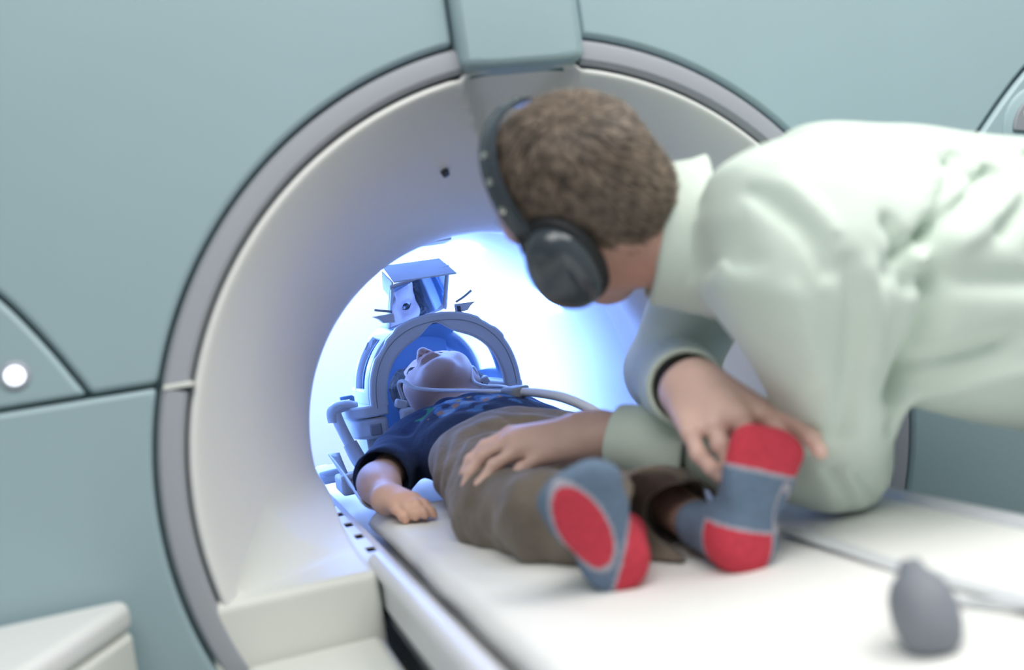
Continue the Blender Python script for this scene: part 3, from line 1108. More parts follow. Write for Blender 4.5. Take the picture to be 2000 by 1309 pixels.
def child_hand(w, s):
    w = np.array(w)
    fs = []
    for i in range(4):
        o = (i - 1.5)
        k = w + np.array((s * (0.016 + 0.012 * o), -0.040 + 0.004 * abs(o - 0.3) * 1.0 - s * 0 * o, -0.002 + 0.004 - 0.003 * abs(o)))
        j = k + np.array((s * (0.006 + 0.002 * o), -0.020 + 0.002 * abs(o), -0.006))
        t = j + np.array((s * 0.006, -0.013, -0.010))
        e = t + np.array((s * 0.003, -0.004, -0.006))
        fs.append(([w + np.array((s * 0.006 * o, 0, 0)), k, j, t, e], 0.0078))
    k = w + np.array((s * 0.026, -0.016, -0.008))
    fs.append(([w, k, k + np.array((s * 0.014, -0.014, -0.004)), k + np.array((s * 0.020, -0.027, -0.008))], 0.0075))
    hand_sdf(vb, w, 0.019, fs)


child_hand(ARM_R[2], 1)
child_hand(ARM_L[2], -1)


def child_tint(V):
    c = np.tile(np.array((0.60, 0.40, 0.325)), (len(V), 1))
    lip = chp(0, -0.055, 0.090)
    d = V - lip
    a = (d @ cl) / 0.024
    b = (d @ cu) / 0.0105
    g = (d @ cf) / 0.016
    m = np.exp(-((a * a + b * b + g * g) ** 2))
    c = c * (1 - 0.6 * m[:, None]) + np.array((0.50, 0.22, 0.20)) * 0.6 * m[:, None]
    # warm knuckles and fingers
    w = 1 / (1 + np.exp((V[:, 1] - 0.262) / 0.012))
    hm = (np.abs(V[:, 0]) > 0.13) * w
    c = c * (1 - 0.5 * hm[:, None]) + np.array((0.72, 0.40, 0.27)) * 0.5 * hm[:, None]
    return c


body = vb.mesh('body', 'cskin', child, smooth=1, tint=child_tint)
eyes(chp, cu, cf, 1.0, child)
for q in (-1, 1):
    tube('eyebrow', [chp(q * 0.015, 0.026, 0.0905), chp(q * 0.032, 0.031, 0.0855), chp(q * 0.049, 0.025, 0.073)], [0.0016, 0.0024, 0.0012], 'chair', child, seg=8)
    tube('eyelashes', [chp(q * 0.0205, 0.0045, 0.0815), chp(q * 0.032, 0.0085, 0.0850), chp(q * 0.044, 0.0035, 0.0785)], [0.0006, 0.0011, 0.0006], 'chair', child, seg=6)
# hair cap with fringe
vh = Vol(CH - 0.14, CH + 0.14, 0.003)
ax = (cl, cu, cf)
vh.ell(chp(0, 0.036, -0.012), (0.084, 0.092, 0.098), ax, k=0.01)
for q in (-1, 1):
    vh.ell(chp(q * 0.066, -0.002, -0.012), (0.020, 0.045, 0.050), ax, k=0.015)
vh.ell(chp(0, 0.015, 0.085), (0.052, 0.050, 0.06), ax, k=0.012, mode='sub')
vh.ell(chp(-0.050, 0.045, 0.045), (0.040, 0.050, 0.046), ax, k=0.02)
vh.ell(chp(0.045, 0.050, 0.040), (0.036, 0.046, 0.042), ax, k=0.02)
vh.ell(chp(0.01, 0.008, 0.095), (0.044, 0.040, 0.05), ax, k=0.012, mode='sub')
vh.half(chp(0, -0.050, -0.01), -(cu * 0.86 - cf * 0.50), 0.01)
vh.cone(chp(0.02, 0.080, 0.07), chp(-0.028, 0.052, 0.0865), 0.009, 0.004, k=0.008)
vh.cone(chp(0.03, 0.078, 0.065), chp(0.012, 0.040, 0.0885), 0.008, 0.002, k=0.006)
vh.disp(lambda x, y, z: 0.003 * noise3(x, y, z, 150, 2) + 0.0015 * noise3(x, y, z, 330, 5))
vh.mesh('hair', 'chair', child, smooth=0)

# t-shirt
vt = Vol((-0.27, 0.27, -0.137), (0.26, 0.66, 0.08), 0.0036)
vt.ell((0, 0.50, -0.046), (0.125, 0.14, 0.070), None, k=0.03)
vt.ell((0, 0.41, -0.050), (0.128, 0.13, 0.068), None, k=0.04)
vt.cone((-0.085, 0.58, -0.052), (0.085, 0.58, -0.052), 0.056, k=0.03)
vt.ell((0.0, 0.60, -0.03), (0.065, 0.04, 0.052), None, k=0.02)
for s in (-1, 1):
    A = [np.array(p) for p in (ARM_R if s < 0 else ARM_L)]
    e = A[0] + (A[1] - A[0]) * 0.82
    vt.cone(A[0], e, 0.049, 0.052, k=0.025)
    d = nrm(A[1] - A[0])
    vt.cone(e + d * 0.004, e + d * 0.06, 0.042, 0.050, k=0.004, mode='sub')
    n_ = e + d * 0.012
    sl, P = vt.win(n_ - 0.08, n_ + 0.08)
    if sl is not None:
        hd = (P[0] - n_[0]) * d[0] + (P[1] - n_[1]) * d[1] + (P[2] - n_[2]) * d[2]
        far = ((P[0] * s) > 0.135)
        vt.D[sl] = np.where(far, np.maximum(vt.D[sl], hd), vt.D[sl])
# hem cut at the waist, neck hole
vt.half((0, 0.345, 0), (0.10, -1, 0.12), 0.006)
vt.ell(chp(0, -0.07, -0.012), (0.056, 0.05, 0.052), ax, k=0.006, mode='sub')
vt.disp(lambda x, y, z: 0.0042 * noise3(x, y, z, 42, 1) + 0.0028 * np.sin(95 * (y * 0.8 + x * 0.55) + 2.2 * np.sin(30 * x + 20 * z)) * np.exp(-((x + 0.06) / 0.07) ** 2) + 0.002 * noise3(x, y, z, 90, 4))
vt.half((0, 0, -0.1225), (0, 0, -1), 0.004)


def tee_tint(V):
    x, y, z = V.T
    c = np.tile(np.array((0.012, 0.026, 0.075)), (len(V), 1))
    inside = (np.abs(x + 0.0) < 0.098) & (y > 0.375) & (y < 0.56) & (z > -0.075)
    n1 = noise3(x, y, z, 70, 3) + 0.6 * noise3(x, y, z, 160, 8)
    blue = inside & (n1 > 0.02)
    c[blue] = (0.045, 0.13, 0.30)
    pale = inside & (n1 > 0.42)
    c[pale] = (0.16, 0.28, 0.45)
    band_ = inside & (np.abs(y - 0.475 + 0.10 * x) < 0.011) & (x > -0.04) & (x < 0.075)
    c[band_ & (np.sin(x * 330) > 0.15)] = (0.34, 0.25, 0.06)
    red = inside & (np.abs(y - 0.425 + 0.2 * x) < 0.007) & (x < 0.03) & (np.sin(x * 240 + 1) > 0.3)
    c[red] = (0.30, 0.17, 0.12)
    gr = ((x + 0.085) ** 2 + (y - 0.535) ** 2 < 0.02 ** 2) & (z > -0.07)
    c[gr & (n1 > -0.4)] = (0.03, 0.20, 0.10)
    return c


vt.mesh('t_shirt', 'tee', child, smooth=1, tint=tee_tint)

# trousers, hollow at the cuffs
vp = Vol((-0.24, -0.34, -0.137), (0.22, 0.42, 0.06), 0.0036)
vp.ell((0.0, 0.335, -0.054), (0.128, 0.095, 0.068), None, k=0.03)
vp.ell((-0.01, 0.27, -0.066), (0.118, 0.09, 0.058), None, k=0.04)
TR = [np.array((-0.070, 0.27, -0.070)), np.array((-0.112, 0.05, -0.084)), np.array((-0.088, -0.10, -0.074)), np.array((-0.016, -0.246, -0.070))]
TL = [np.array((0.066, 0.27, -0.070)), np.array((0.092, 0.06, -0.088)), np.array((0.062, -0.11, -0.084)), np.array((0.034, -0.240, -0.080))]
vp.chain(TR, [0.064, 0.054, 0.052, 0.060], k=0.03)
vp.chain(TL, [0.064, 0.050, 0.042, 0.046], k=0.03)


def hemcut(V_, a, b, r0, r1, far=0.012):
    d = nrm(np.array(b) - np.array(a))
    V_.cone(np.array(b) - d * 0.075, np.array(b) + d * 0.05, r0, r1, k=0.004, mode='sub')
    c = np.array(b) + d * far
    sl, P = V_.win(c - 0.097, c + 0.097)
    hd = (P[0] - c[0]) * d[0] + (P[1] - c[1]) * d[1] + (P[2] - c[2]) * d[2]
    near = np.sqrt((P[0] - c[0]) ** 2 + (P[1] - c[1]) ** 2 + (P[2] - c[2]) ** 2) < 0.094
    V_.D[sl] = np.where(near, np.maximum(V_.D[sl], hd), V_.D[sl])


vp.half((0, 0.395, 0), (0.0, 1, 0.0), 0.006)
vp.disp(lambda x, y, z: 0.0035 * noise3(x, y, z, 48, 6) + 0.0030 * np.sin(105 * (y + 0.45 * x * np.sign(x + 0.02)) + 2.4 * np.sin(40 * z + 22 * x)) * (0.35 + 0.65 * np.exp(-((y - 0.2) / 0.09) ** 2)) + 0.0015 * noise3(x, y, z, 110, 9))
hemcut(vp, TR[2], TR[3], 0.050, 0.056)
hemcut(vp, TL[2], TL[3], 0.039, 0.043)
vp.half((0, 0, -0.1225), (0, 0, -1), 0.004)
vp.mesh('trousers', 'trousers', child, smooth=1)


# socks: sole towards the camera
def sock(heel, toe, out, side, ankle, L, kind, bt=1):
    heel, toe, ankle = (np.array(a, float) for a in (heel, toe, ankle))
    t = nrm(toe - heel)
    n_ = nrm(np.array(out) - t * np.dot(out, t))      # sole normal
    b = np.cross(n_, t) * side
    L = np.linalg.norm(toe - heel)
    lo = np.minimum(np.minimum(heel, toe), ankle) - 0.08
    hi = np.maximum(np.maximum(heel, toe), ankle) + 0.08
    vs = Vol(lo, hi, 0.0022)

    def q(a, w, d):
        return heel + t * a * L + b * w - n_ * d
    ax_ = (t, b, n_)
    wd = 1.12
    vs.ell(q(0.19, 0, 0.028), (0.030, 0.032, 0.029), ax_, k=0.01)
    vs.cone(q(0.17, 0, 0.024), q(0.62, 0.002, 0.020), 0.029, 0.027, k=0.02)
    vs.ell(q(0.68, 0.0, 0.018), (0.038, 0.043, 0.021), ax_, k=0.02)
    vs.ell(q(0.86, -0.003, 0.016), (0.024, 0.045, 0.0185), ax_, k=0.015)
    vs.ell(q(0.91, 0.020 * bt, 0.016), (0.014, 0.016, 0.0155), ax_, k=0.012)
    vs.cone(q(0.55, 0, 0.026), q(0.22, 0, 0.055), 0.026, 0.029, k=0.02)
    vs.cone(q(0.20, 0, 0.035), ankle, 0.029, 0.027, k=0.02)
    vs.half(q(0.5, 0, 0.001), n_, 0.012)
    if kind == 'flat':
        vs.ell(q(0.42, -0.03, -0.004), (0.03, 0.014, 0.010), ax_, k=0.012, mode='sub')
    V, F = vs.nets()
    V = relax(V, F)
    # crisp borders: find the local foot coordinates of each face
    C = V[F].mean(1) - heel
    a = C @ t / L
    w = C @ b
    d = -(C @ n_)
    cls = np.zeros(len(F), int)
    if kind == 'flat':
        wob = 0.012 * np.sin(w * 40)
        cls[a > 0.685 + wob] = 3
        cls[a > 0.715 + wob] = 1
        er = np.sqrt(((a - 0.47) / 0.16) ** 2 + ((w + 0.026) / 0.009) ** 2)
        cls[(np.abs(er - 1) < 0.22) & (d < 0.03)] = 4
        hl = (a < 0.30) & (w > -0.024)
        cls[hl & (d < 0.05)] = 3
        cls[(a < 0.275) & (w > -0.020) & (d < 0.046)] = 2
    else:
        e = ((a - 0.62) / 0.35) ** 2 + ((w - 0.010) / 0.0245) ** 2
        cls[(e < 1.28) & (d < 0.022)] = 3
        cls[(e < 1.0) & (d < 0.022)] = 1
        hh = a - 0.16 + 9.0 * w
        cls[(a < 0.50) & (hh < 0.04) & (cls == 0)] = 3
        cls[(a < 0.48) & (hh < 0.0) & (e > 1.28)] = 2
    out_ = split_build(V, F, cls, {0: ('sock', 'sock_b', child), 1: ('toe_patch', 'sock_r', 0), 2: ('heel_patch', 'sock_r', 0), 3: ('border_line', 'sock_g', 0), 4: ('ring_print', 'sock_g', 0)})
    return out_


sl_ = sock((0.046, -0.336, -0.1215), (0.093, -0.343, 0.018), (0.10, -1, 0.05), 1, (0.044, -0.232, -0.088), 0.15, 'flat')
sl_[0]['label'] = 'blue-grey sock with red toe and heel held by the man'
sr_ = sock((-0.078, -0.300, -0.1215), (-0.134, -0.326, 0.008), (-0.40, -1, -0.10), 1, (-0.040, -0.212, -0.086), 0.14, 'roll', -1)
sr_[0]['label'] = 'blue-grey sock with long red sole patch, foot turned outwards'

# plaster on the forearm
vpl = Vol((-0.26, 0.27, -0.125), (-0.17, 0.35, -0.03), 0.0022)
vpl.chain(ARM_R, [0.0342, 0.0307, 0.0226], k=0.02)
vpl.ell((-0.207, 0.375, -0.076), (0.0322, 0.0462, 0.0302), None, k=0.02)
vpl.half((0, 0.313, 0), (0.3, 1, 0), 0.001)
vpl.half((0, 0.295, 0), (-0.3, -1, 0), 0.001)
vpl.half((-0.214, 0, 0), (1, 0, 0.0), 0.001)
vpl.half((0, 0, -0.085), (0, 0, -1), 0.001)
vpl.mesh('plaster', 'band', child, smooth=0)

# ---------------- the man
man = empty('person', (0.88, -0.5, FZ), 'man in pale mint shirt and earmuffs bending over the table, holding the child\'s foot', 'person')
MH = np.array((-0.002, -0.155, 0.292))
mu_ = nrm((-0.632, -0.256, 0.732))
mf_ = np.array((-0.50, 0.857, -0.13))
mf_ = nrm(mf_ - mu_ * np.dot(mf_, mu_))
ml_ = np.cross(mu_, mf_)
vm = Vol((-0.17, -0.58, -0.14), (0.62, 0.19, 0.47), 0.0036)
mhp = head_sdf(vm, MH, ml_, mu_, mf_, 1.05, jaw=1.2)
NB = np.array((0.125, -0.180, 0.215))
vm.ell(mhp(0, -0.112, 0.050), (0.024, 0.020, 0.022), (ml_, mu_, mf_), k=0.03)
vm.cone(mhp(0.03, -0.08, 0.0), mhp(0.0, -0.105, 0.045), 0.022, 0.022, k=0.03)
vm.cone(mhp(-0.03, -0.08, 0.0), mhp(0.0, -0.105, 0.045), 0.022, 0.022, k=0.03)
vm.cone(mhp(0, -0.04, -0.025), NB, 0.060, 0.066, k=0.03)
SHL = np.array((0.130, -0.350, 0.225))
SHR = np.array((0.215, -0.05, 0.205))
vm.cone(SHL + (SHR - SHL) * 0.15, SHR + (SHL - SHR) * 0.15, 0.06, k=0.03)
vm.cone((0.22, -0.22, 0.195), (0.55, -0.345, 0.11), 0.09, 0.09, k=0.04)
ELL = np.array((0.236, -0.228, -0.078))
WRL = np.array((0.030, -0.020, -0.004))
ELR = np.array((0.196, 0.110, 0.050))
WRR = np.array((0.080, -0.182, 0.056))
vm.chain([SHL, ELL + np.array((0, 0, 0.016)), WRL], [0.052, 0.036, 0.029], k=0.02)
vm.chain([SHR, ELR, WRR], [0.052, 0.042, 0.029], k=0.02)
vm.cone(WRL, WRL + (WRL - ELL) * 0.10, 0.0285, 0.027, k=0.01)


def P_(*a):
    return np.array(a, float)


# left hand lying over the child's thigh: index to little finger, then thumb
W = WRL
hand_sdf(vm, W, 0.030, [
    ([W + P_(0.0, 0.016, 0.004), P_(-0.070, 0.068, 0.010), P_(-0.105, 0.074, -0.001), P_(-0.127, 0.077, -0.016), P_(-0.139, 0.078, -0.032)], 0.0098),
    ([W + P_(0.0, 0.006, 0.006), P_(-0.078, 0.045, 0.004), P_(-0.117, 0.050, -0.009), P_(-0.137, 0.050, -0.028), P_(-0.147, 0.049, -0.046)], 0.0102),
    ([W + P_(0.0, -0.004, 0.003), P_(-0.074, 0.020, -0.006), P_(-0.112, 0.020, -0.020), P_(-0.134, 0.017, -0.040), P_(-0.145, 0.014, -0.060)], 0.0098),
    ([W + P_(0.0, -0.014, -0.002), P_(-0.056, -0.004, -0.018), P_(-0.084, -0.009, -0.026), P_(-0.103, -0.012, -0.037), P_(-0.114, -0.015, -0.048)], 0.0090),
    ([W + P_(-0.01, 0.014, -0.004), P_(-0.030, 0.058, -0.006), P_(-0.058, 0.096, -0.012), P_(-0.080, 0.118, -0.018)], 0.0112)])
vm.cone(W + P_(-0.02, 0.006, 0.0), P_(-0.064, 0.032, -0.006), 0.026, 0.021, k=0.02)
# right hand closing over the held foot from behind: little finger to index, then thumb
W = WRR
hand_sdf(vm, W, 0.030, [
    ([W + P_(-0.014, 0.0, -0.004), P_(0.036, -0.258, 0.021), P_(0.035, -0.272, -0.001), P_(0.044, -0.279, -0.017), P_(0.053, -0.282, -0.031)], 0.0094),
    ([W + P_(-0.004, 0.0, 0.004), P_(0.062, -0.266, 0.025), P_(0.059, -0.279, 0.005), P_(0.065, -0.285, -0.013), P_(0.073, -0.286, -0.029)], 0.0100),
    ([W + P_(0.006, 0.0, 0.008), P_(0.092, -0.271, 0.027), P_(0.092, -0.286, 0.005), P_(0.092, -0.288, -0.015), P_(0.092, -0.286, -0.033)], 0.0104),
    ([W + P_(0.014, 0.0, 0.010), P_(0.124, -0.268, 0.025), P_(0.130, -0.284, 0.005), P_(0.128, -0.288, -0.015), P_(0.122, -0.286, -0.033)], 0.0100),
    ([W + P_(0.018, 0.0, 0.004), P_(0.132, -0.250, 0.026), P_(0.143, -0.290, 0.016), P_(0.143, -0.326, 0.000), P_(0.139, -0.345, -0.012)], 0.0108)])
vm.cone(W + P_(0.0, -0.02, 0.0), P_(0.080, -0.246, 0.030), 0.026, 0.023, k=0.02)


def man_tint(V):
    c = np.tile(np.array((0.58, 0.36, 0.285)), (len(V), 1))
    hands = (1 / (1 + np.exp((V[:, 2] - 0.13) / 0.012)))[:, None]
    c = c * (1 - hands) + np.array((0.70, 0.47, 0.40)) * hands
    neck = np.exp(-((V - np.array((0.05, -0.2, 0.2))) ** 2).sum(1) / 0.06 ** 2)[:, None]
    c = c * (1 - 0.5 * neck) + np.array((0.56, 0.25, 0.20)) * 0.5 * neck
    return c


vm.mesh('body', 'mskin', man, smooth=1, tint=man_tint)
eyes(mhp, mu_, mf_, 1.05, man)

# hair: a cap and short strands lying back over it
vh = Vol(MH - 0.20, MH + 0.20, 0.0045)
ax = (ml_, mu_, mf_)
vh.ell(mhp(0, 0.040, -0.010), (0.082, 0.091, 0.096), ax, k=0.01)
vh.cone(mhp(0, -0.015, -0.046), mhp(0, -0.045, -0.036), 0.056, 0.052, k=0.03)
vh.ell(mhp(0, -0.012, 0.100), (0.085, 0.070, 0.085), ax, k=0.012, mode='sub')
vh.half(mhp(0, -0.035, -0.02), -(mu_ * 0.90 - mf_ * 0.44), 0.012)
for q in (-1, 1):
    vh.ell(mhp(q * 0.08, -0.03, 0.0), (0.03, 0.035, 0.030), ax, k=0.01, mode='sub')
vh.disp(lambda x, y, z: 0.0015 * noise3(x, y, z, 60, 2) + 0.0008 * noise3(x, y, z, 150, 5))
V, F = vh.nets()
V = relax(V, F, 0.5)
hair = build('hair', V, F, 'hair', man)
nm = np.cross(V[F[:, 2]] - V[F[:, 0]], V[F[:, 3]] - V[F[:, 1]])
nm /= np.maximum(np.linalg.norm(nm, axis=1), 1e-9)[:, None]
ctr = V[F].mean(1)
nst = 22000
pick = RNG.integers(0, len(F), nst)
p0 = ctr[pick] + RNG.normal(0, 0.0015, (nst, 3))
n0 = nm[pick]
whorl = mhp(0.005, 0.115, -0.060)
flow = p0 - whorl
flow += np.cross(n0, flow) * 0.5 + RNG.normal(0, 0.010, (nst, 3))
flow -= n0 * (flow * n0).sum(1)[:, None]
flow /= np.maximum(np.linalg.norm(flow, axis=1), 1e-6)[:, None]
ln = RNG.uniform(0.008, 0.019, nst)[:, None]
lift = RNG.uniform(0.08, 0.34, nst)[:, None]
side = np.cross(n0, flow) * RNG.uniform(0.0005, 0.0010, nst)[:, None]
p1 = p0 + flow * ln * 0.6 + n0 * ln * lift * 0.6
p2 = p0 + flow * ln * 1.15 + n0 * ln * lift * 0.65
Vs = np.stack([p0 - side, p0 + side, p1 + side * 0.8, p1 - side * 0.8, p2 + side * 0.2, p2 - side * 0.2], 1).reshape(-1, 3)
bi = (np.arange(nst) * 6)[:, None]
Fs = np.concatenate([bi + np.array([[0, 1, 2, 3]]), bi + np.array([[3, 2, 4, 5]])])
hs_ = build('hair_strands', Vs, Fs, 'strand', hair)
hs_['kind'] = 'stuff'

# shirt
vs = Vol((0.0, -0.74, -0.135), (1.02, 0.20, 0.42), 0.0052)
sp = nrm((0.90, -0.33, -0.24))
lat = nrm(np.cross((0, 0, 1.0), sp))
bk = np.cross(sp, lat)
A3 = (sp, lat, bk)
vs.ell((0.285, -0.240, 0.190), (0.155, 0.195, 0.135), A3, k=0.05)
vs.ell((0.40, -0.290, 0.140), (0.20, 0.190, 0.152), A3, k=0.08)
vs.ell((0.54, -0.340, 0.095), (0.22, 0.185, 0.160), A3, k=0.08)
vs.ell((0.76, -0.43, 0.055), (0.18, 0.18, 0.15), A3, k=0.06)
vs.cone(NB + P_(0.0, 0.0, 0.0), (0.24, -0.225, 0.235), 0.074, 0.10, k=0.04)
vs.cone(SHR, ELR, 0.074, 0.060, k=0.05)
vs.cone(ELR, ELR + (WRR - ELR) * 0.60, 0.060, 0.050, k=0.03)
# near sleeve: broad shoulder, then the loose upper arm down to the elbow on the sheet
vs.cone(SHL + P_(0.012, 0.02, 0.012), SHL + P_(0.020, 0.03, -0.05), 0.088, 0.088, k=0.07)
vs.cone(SHL + P_(0.012, 0.005, -0.03), (0.206, -0.282, 0.03), 0.090, 0.067, k=0.018)
vs.cone((0.206, -0.282, 0.03), ELL + P_(-0.004, -0.004, 0.026), 0.067, 0.058, k=0.02)
vs.cone(ELL + P_(-0.004, 0, 0.024), ELL + (WRL - ELL) * 0.50 + P_(0, 0, 0.004), 0.058, 0.046, k=0.02)


def folds(x, y, z):
    d = 0.0040 * noise3(x, y, z, 17, 3) + 0.0015 * noise3(x, y, z, 46, 7)
    near = 1 / (1 + np.exp((y + 0.27) / 0.015))

    def line(pts, w, h, mask=None):
        """a fold seen on the camera side: h > 0 valley, h < 0 ridge"""
        best = None
        for (x0, z0), (x1, z1) in zip(pts[:-1], pts[1:]):
            ax, az = x1 - x0, z1 - z0
            t = np.clip(((x - x0) * ax + (z - z0) * az) / (ax * ax + az * az), 0, 1)
            q = (x - x0 - t * ax) ** 2 + (z - z0 - t * az) ** 2
            best = q if best is None else np.minimum(best, q)
        g = h * np.exp(-best / (w * w))
        return g * (near if mask is None else mask)
    d = d + line([(0.240, 0.20), (0.236, 0.10), (0.234, 0.0)], 0.010, 0.022)
    d = d + line([(0.204, 0.181), (0.257, 0.206), (0.330, 0.248)], 0.008, 0.016) + line([(0.21, 0.163), (0.262, 0.186), (0.34, 0.222)], 0.012, -0.010)
    d = d + line([(0.244, 0.206), (0.266, 0.232), (0.310, 0.270)], 0.007, 0.011)
    d = d + line([(0.30, 0.19), (0.40, 0.26)], 0.009, 0.013) + line([(0.33, 0.16), (0.46, 0.21)], 0.010, 0.010)
    d = d + line([(0.188, 0.168), (0.247, 0.150), (0.38, 0.125)], 0.012, 0.011)
    d = d + line([(0.226, 0.035), (0.243, 0.066), (0.30, 0.08)], 0.012, 0.014) + line([(0.25, 0.02), (0.30, 0.04), (0.40, 0.05)], 0.012, -0.008)
    d = d + line([(0.084, 0.261), (0.107, 0.216), (0.120, 0.175)], 0.008, 0.010) + line([(0.105, 0.265), (0.128, 0.215)], 0.010, -0.006)
    d = d + line([(0.195, 0.213), (0.208, 0.185), (0.212, 0.15)], 0.008, 0.012)
    d = d + line([(0.062, 0.15), (0.114, 0.06), (0.14, 0.0)], 0.012, 0.008) + line([(0.085, 0.16), (0.13, 0.07)], 0.012, -0.007)
    d = d + line([(0.139, 0.178), (0.164, 0.083), (0.175, 0.0)], 0.011, 0.010) + line([(0.165, 0.17), (0.19, 0.08)], 0.011, -0.006)
    one = 1.0 + 0 * y
    d = d + line([(0.084, 0.305), (0.126, 0.318), (0.187, 0.325)], 0.009, 0.010, one)
    d = d + line([(0.072, 0.292), (0.060, 0.243), (0.066, 0.194)], 0.008, 0.010, one)
    d = d + line([(0.21, 0.34), (0.27, 0.30), (0.30, 0.25)], 0.010, 0.008, one)
    for a, b in (((0.136, -0.035), (0.159, -0.10)), ((0.158, -0.030), (0.190, -0.105)), ((0.186, -0.045), (0.224, -0.106)), ((0.121, -0.05), (0.138, -0.10)), ((0.214, -0.05), (0.248, -0.095))):
        d = d + line([a, b], 0.0062, 0.013)
    return d


vs.disp(folds)
# the sleeve rests on the sheet
vs.half((0, 0, -0.1105), (0, 0, -1), 0.006)
vs.mesh('shirt', 'shirt', man, smooth=1)


def cuff(name, a, b, r0, r1, th=0.0075, par=man):
    a, b = np.array(a, float), np.array(b, float)
    d = nrm(b - a)
    vc = Vol(np.minimum(a, b) - 0.08, np.maximum(a, b) + 0.08, 0.0025)
    vc.cone(a, b, r0, r1, k=0.002)
    vc.half(b, d, 0.003)
    vc.half(a, -d, 0.003)
    vc.cone(a - d * 0.01, b + d * 0.02, r0 - th, r1 - th, k=0.002, mode='sub')
    vc.disp(lambda x, y, z: 0.0012 * noise3(x, y, z, 60, 4))
    return vc.mesh(name, 'shirt', par, smooth=1)


cl_ = cuff('cuff', ELL + (WRL - ELL) * 0.60, ELL + (WRL - ELL) * 0.945, 0.054, 0.046)
cr_ = cuff('cuff', ELR + (WRR - ELR) * 0.68, ELR + (WRR - ELR) * 0.93, 0.055, 0.048)
lathe('cuff_button', [(0.0, -0.0015), (0.005, -0.0015), (0.005, 0.0015), (0.0, 0.0015)], (0.080, -0.112, -0.056), (-0.5, -0.8, -0.3), 'green', cl_, seg=14)

# collar: stand and turned-down leaf round the neck
ca = nrm((-0.93, 0.30, 0.20))
ce1 = nrm(np.cross(ca, (0, 0, 1.0)))
ce2 = np.cross(ce1, ca)
cc = np.array((0.112, -0.170, 0.238))
v, f = [], []
nseg = 72
prof_c = [(0.066, -0.02), (0.0665, 0.036), (0.071, 0.041), (0.078, 0.036), (0.086, 0.0), (0.092, -0.014)]
for i in range(nseg + 1):
    t = 2 * math.pi * i / nseg
    dirv = math.cos(t) * ce1 + math.sin(t) * ce2
    front = max(0.0, -dirv[2] * 0.9 - 0.1)
    for r, h in prof_c:
        hh = h - (0.030 * front if r > 0.08 else 0)
        v.append(cc + dirv * (r + 0.010 * front) + ca * hh)
mm = len(prof_c)
for i in range(nseg):
    for j in range(mm - 1):
        f.append((i * mm + j, i * mm + j + 1, (i + 1) * mm + j + 1, (i + 1) * mm + j))
from_py('collar', v, f, 'shirt', man, solid=0.0025, angle=180)

# trousers and shoes of the man (beyond the right edge of the picture)
vt2 = Vol((0.62, -0.80, FZ + 0.02), (1.20, -0.14, 0.20), 0.008)
vt2.ell((0.86, -0.47, 0.035), (0.17, 0.175, 0.14), A3, k=0.05)
for s in (-1, 1):
    h = P_(0.90, -0.48, 0.0) + lat * s * 0.09
    vt2.chain([h, h + P_(0.02, 0, -0.44), h + P_(0.06, 0, -0.92)], [0.105, 0.080, 0.065], k=0.03)
vt2.disp(lambda x, y, z: 0.004 * noise3(x, y, z, 25, 2))
vt2.mesh('trousers', 'jeans', man, smooth=1)
for s in (-1, 1):
    h = P_(0.95, -0.49, FZ + 0.035) + lat * s * 0.09
    tube('shoe', [h + P_(0.05, 0, 0.012), h + P_(-0.02, 0, 0.010), h + P_(-0.12, 0.0, -0.002), h + P_(-0.19, 0, -0.012)], [0.035, 0.044, 0.042, 0.022], 'dark', man, seg=14, flat=0.8)

# ------------------------------------------------------------------ earmuffs
em = empty('earmuffs', tuple(mhp(0.1, 0, 0)), 'black earmuffs with oval cups and metal-studded band worn by the man', 'earmuffs')
for q in (-1, 1):
    base = mhp(q * 0.073, -0.006, 0.002)
    n_ = nrm(ml_ * q + 0.10 * mu_ * -1 * 0)
    tl = nrm(mu_ * 0.96 - mf_ * 0.28)          # long axis of the cup
    tw = np.cross(n_, tl)

    def ring(sc, h, bulge=0.0):
        out = []
        for k in range(40):
            t = 2 * math.pi * k / 40
            ct, st = math.cos(t), math.sin(t)
            out.append(base + n_ * h + tl * 0.057 * sc * math.copysign(abs(ct) ** 0.85, ct) + tw * 0.040 * sc * math.copysign(abs(st) ** 0.85, st) * (1 - 0.10 * ct))
        return out

    def loft(name, rings, material, par):
        v, f = [], []
        for r in rings:
            v += r
        for i in range(len(rings) - 1):
            for k in range(40):
                k2 = (k + 1) % 40
                f.append((i * 40 + k, i * 40 + k2, (i + 1) * 40 + k2, (i + 1) * 40 + k))
        f.append(tuple(range(39, -1, -1)))
        f.append(tuple((len(rings) - 1) * 40 + k for k in range(40)))
        bm = bmesh.new()
        vv = [bm.verts.new(tuple(p)) for p in v]
        for qd in f:
            bm.faces.new([vv[a] for a in qd])
        return bm_done(name, bm, material, par, angle=50)
    cu_ = loft('ear_cup', [ring(0.98, 0.020), ring(1.0, 0.024), ring(0.97, 0.034), ring(0.88, 0.043), ring(0.72, 0.049), ring(0.45, 0.052), ring(0.15, 0.0525)], 'muff', em)
    loft('ear_cushion', [ring(0.86, 0.0), ring(1.02, 0.003), ring(1.10, 0.011), ring(1.08, 0.019), ring(0.98, 0.022)], 'pad', cu_)
    lathe('stud', [(0.006, 0.0), (0.006, 0.003), (0.004, 0.005), (0.0, 0.0055)], base + n_ * 0.030 + tl * -0.040 + tw * -0.034 * q * -1, nrm(n_ + 0.8 * tw * q), 'chrome', cu_, seg=14)
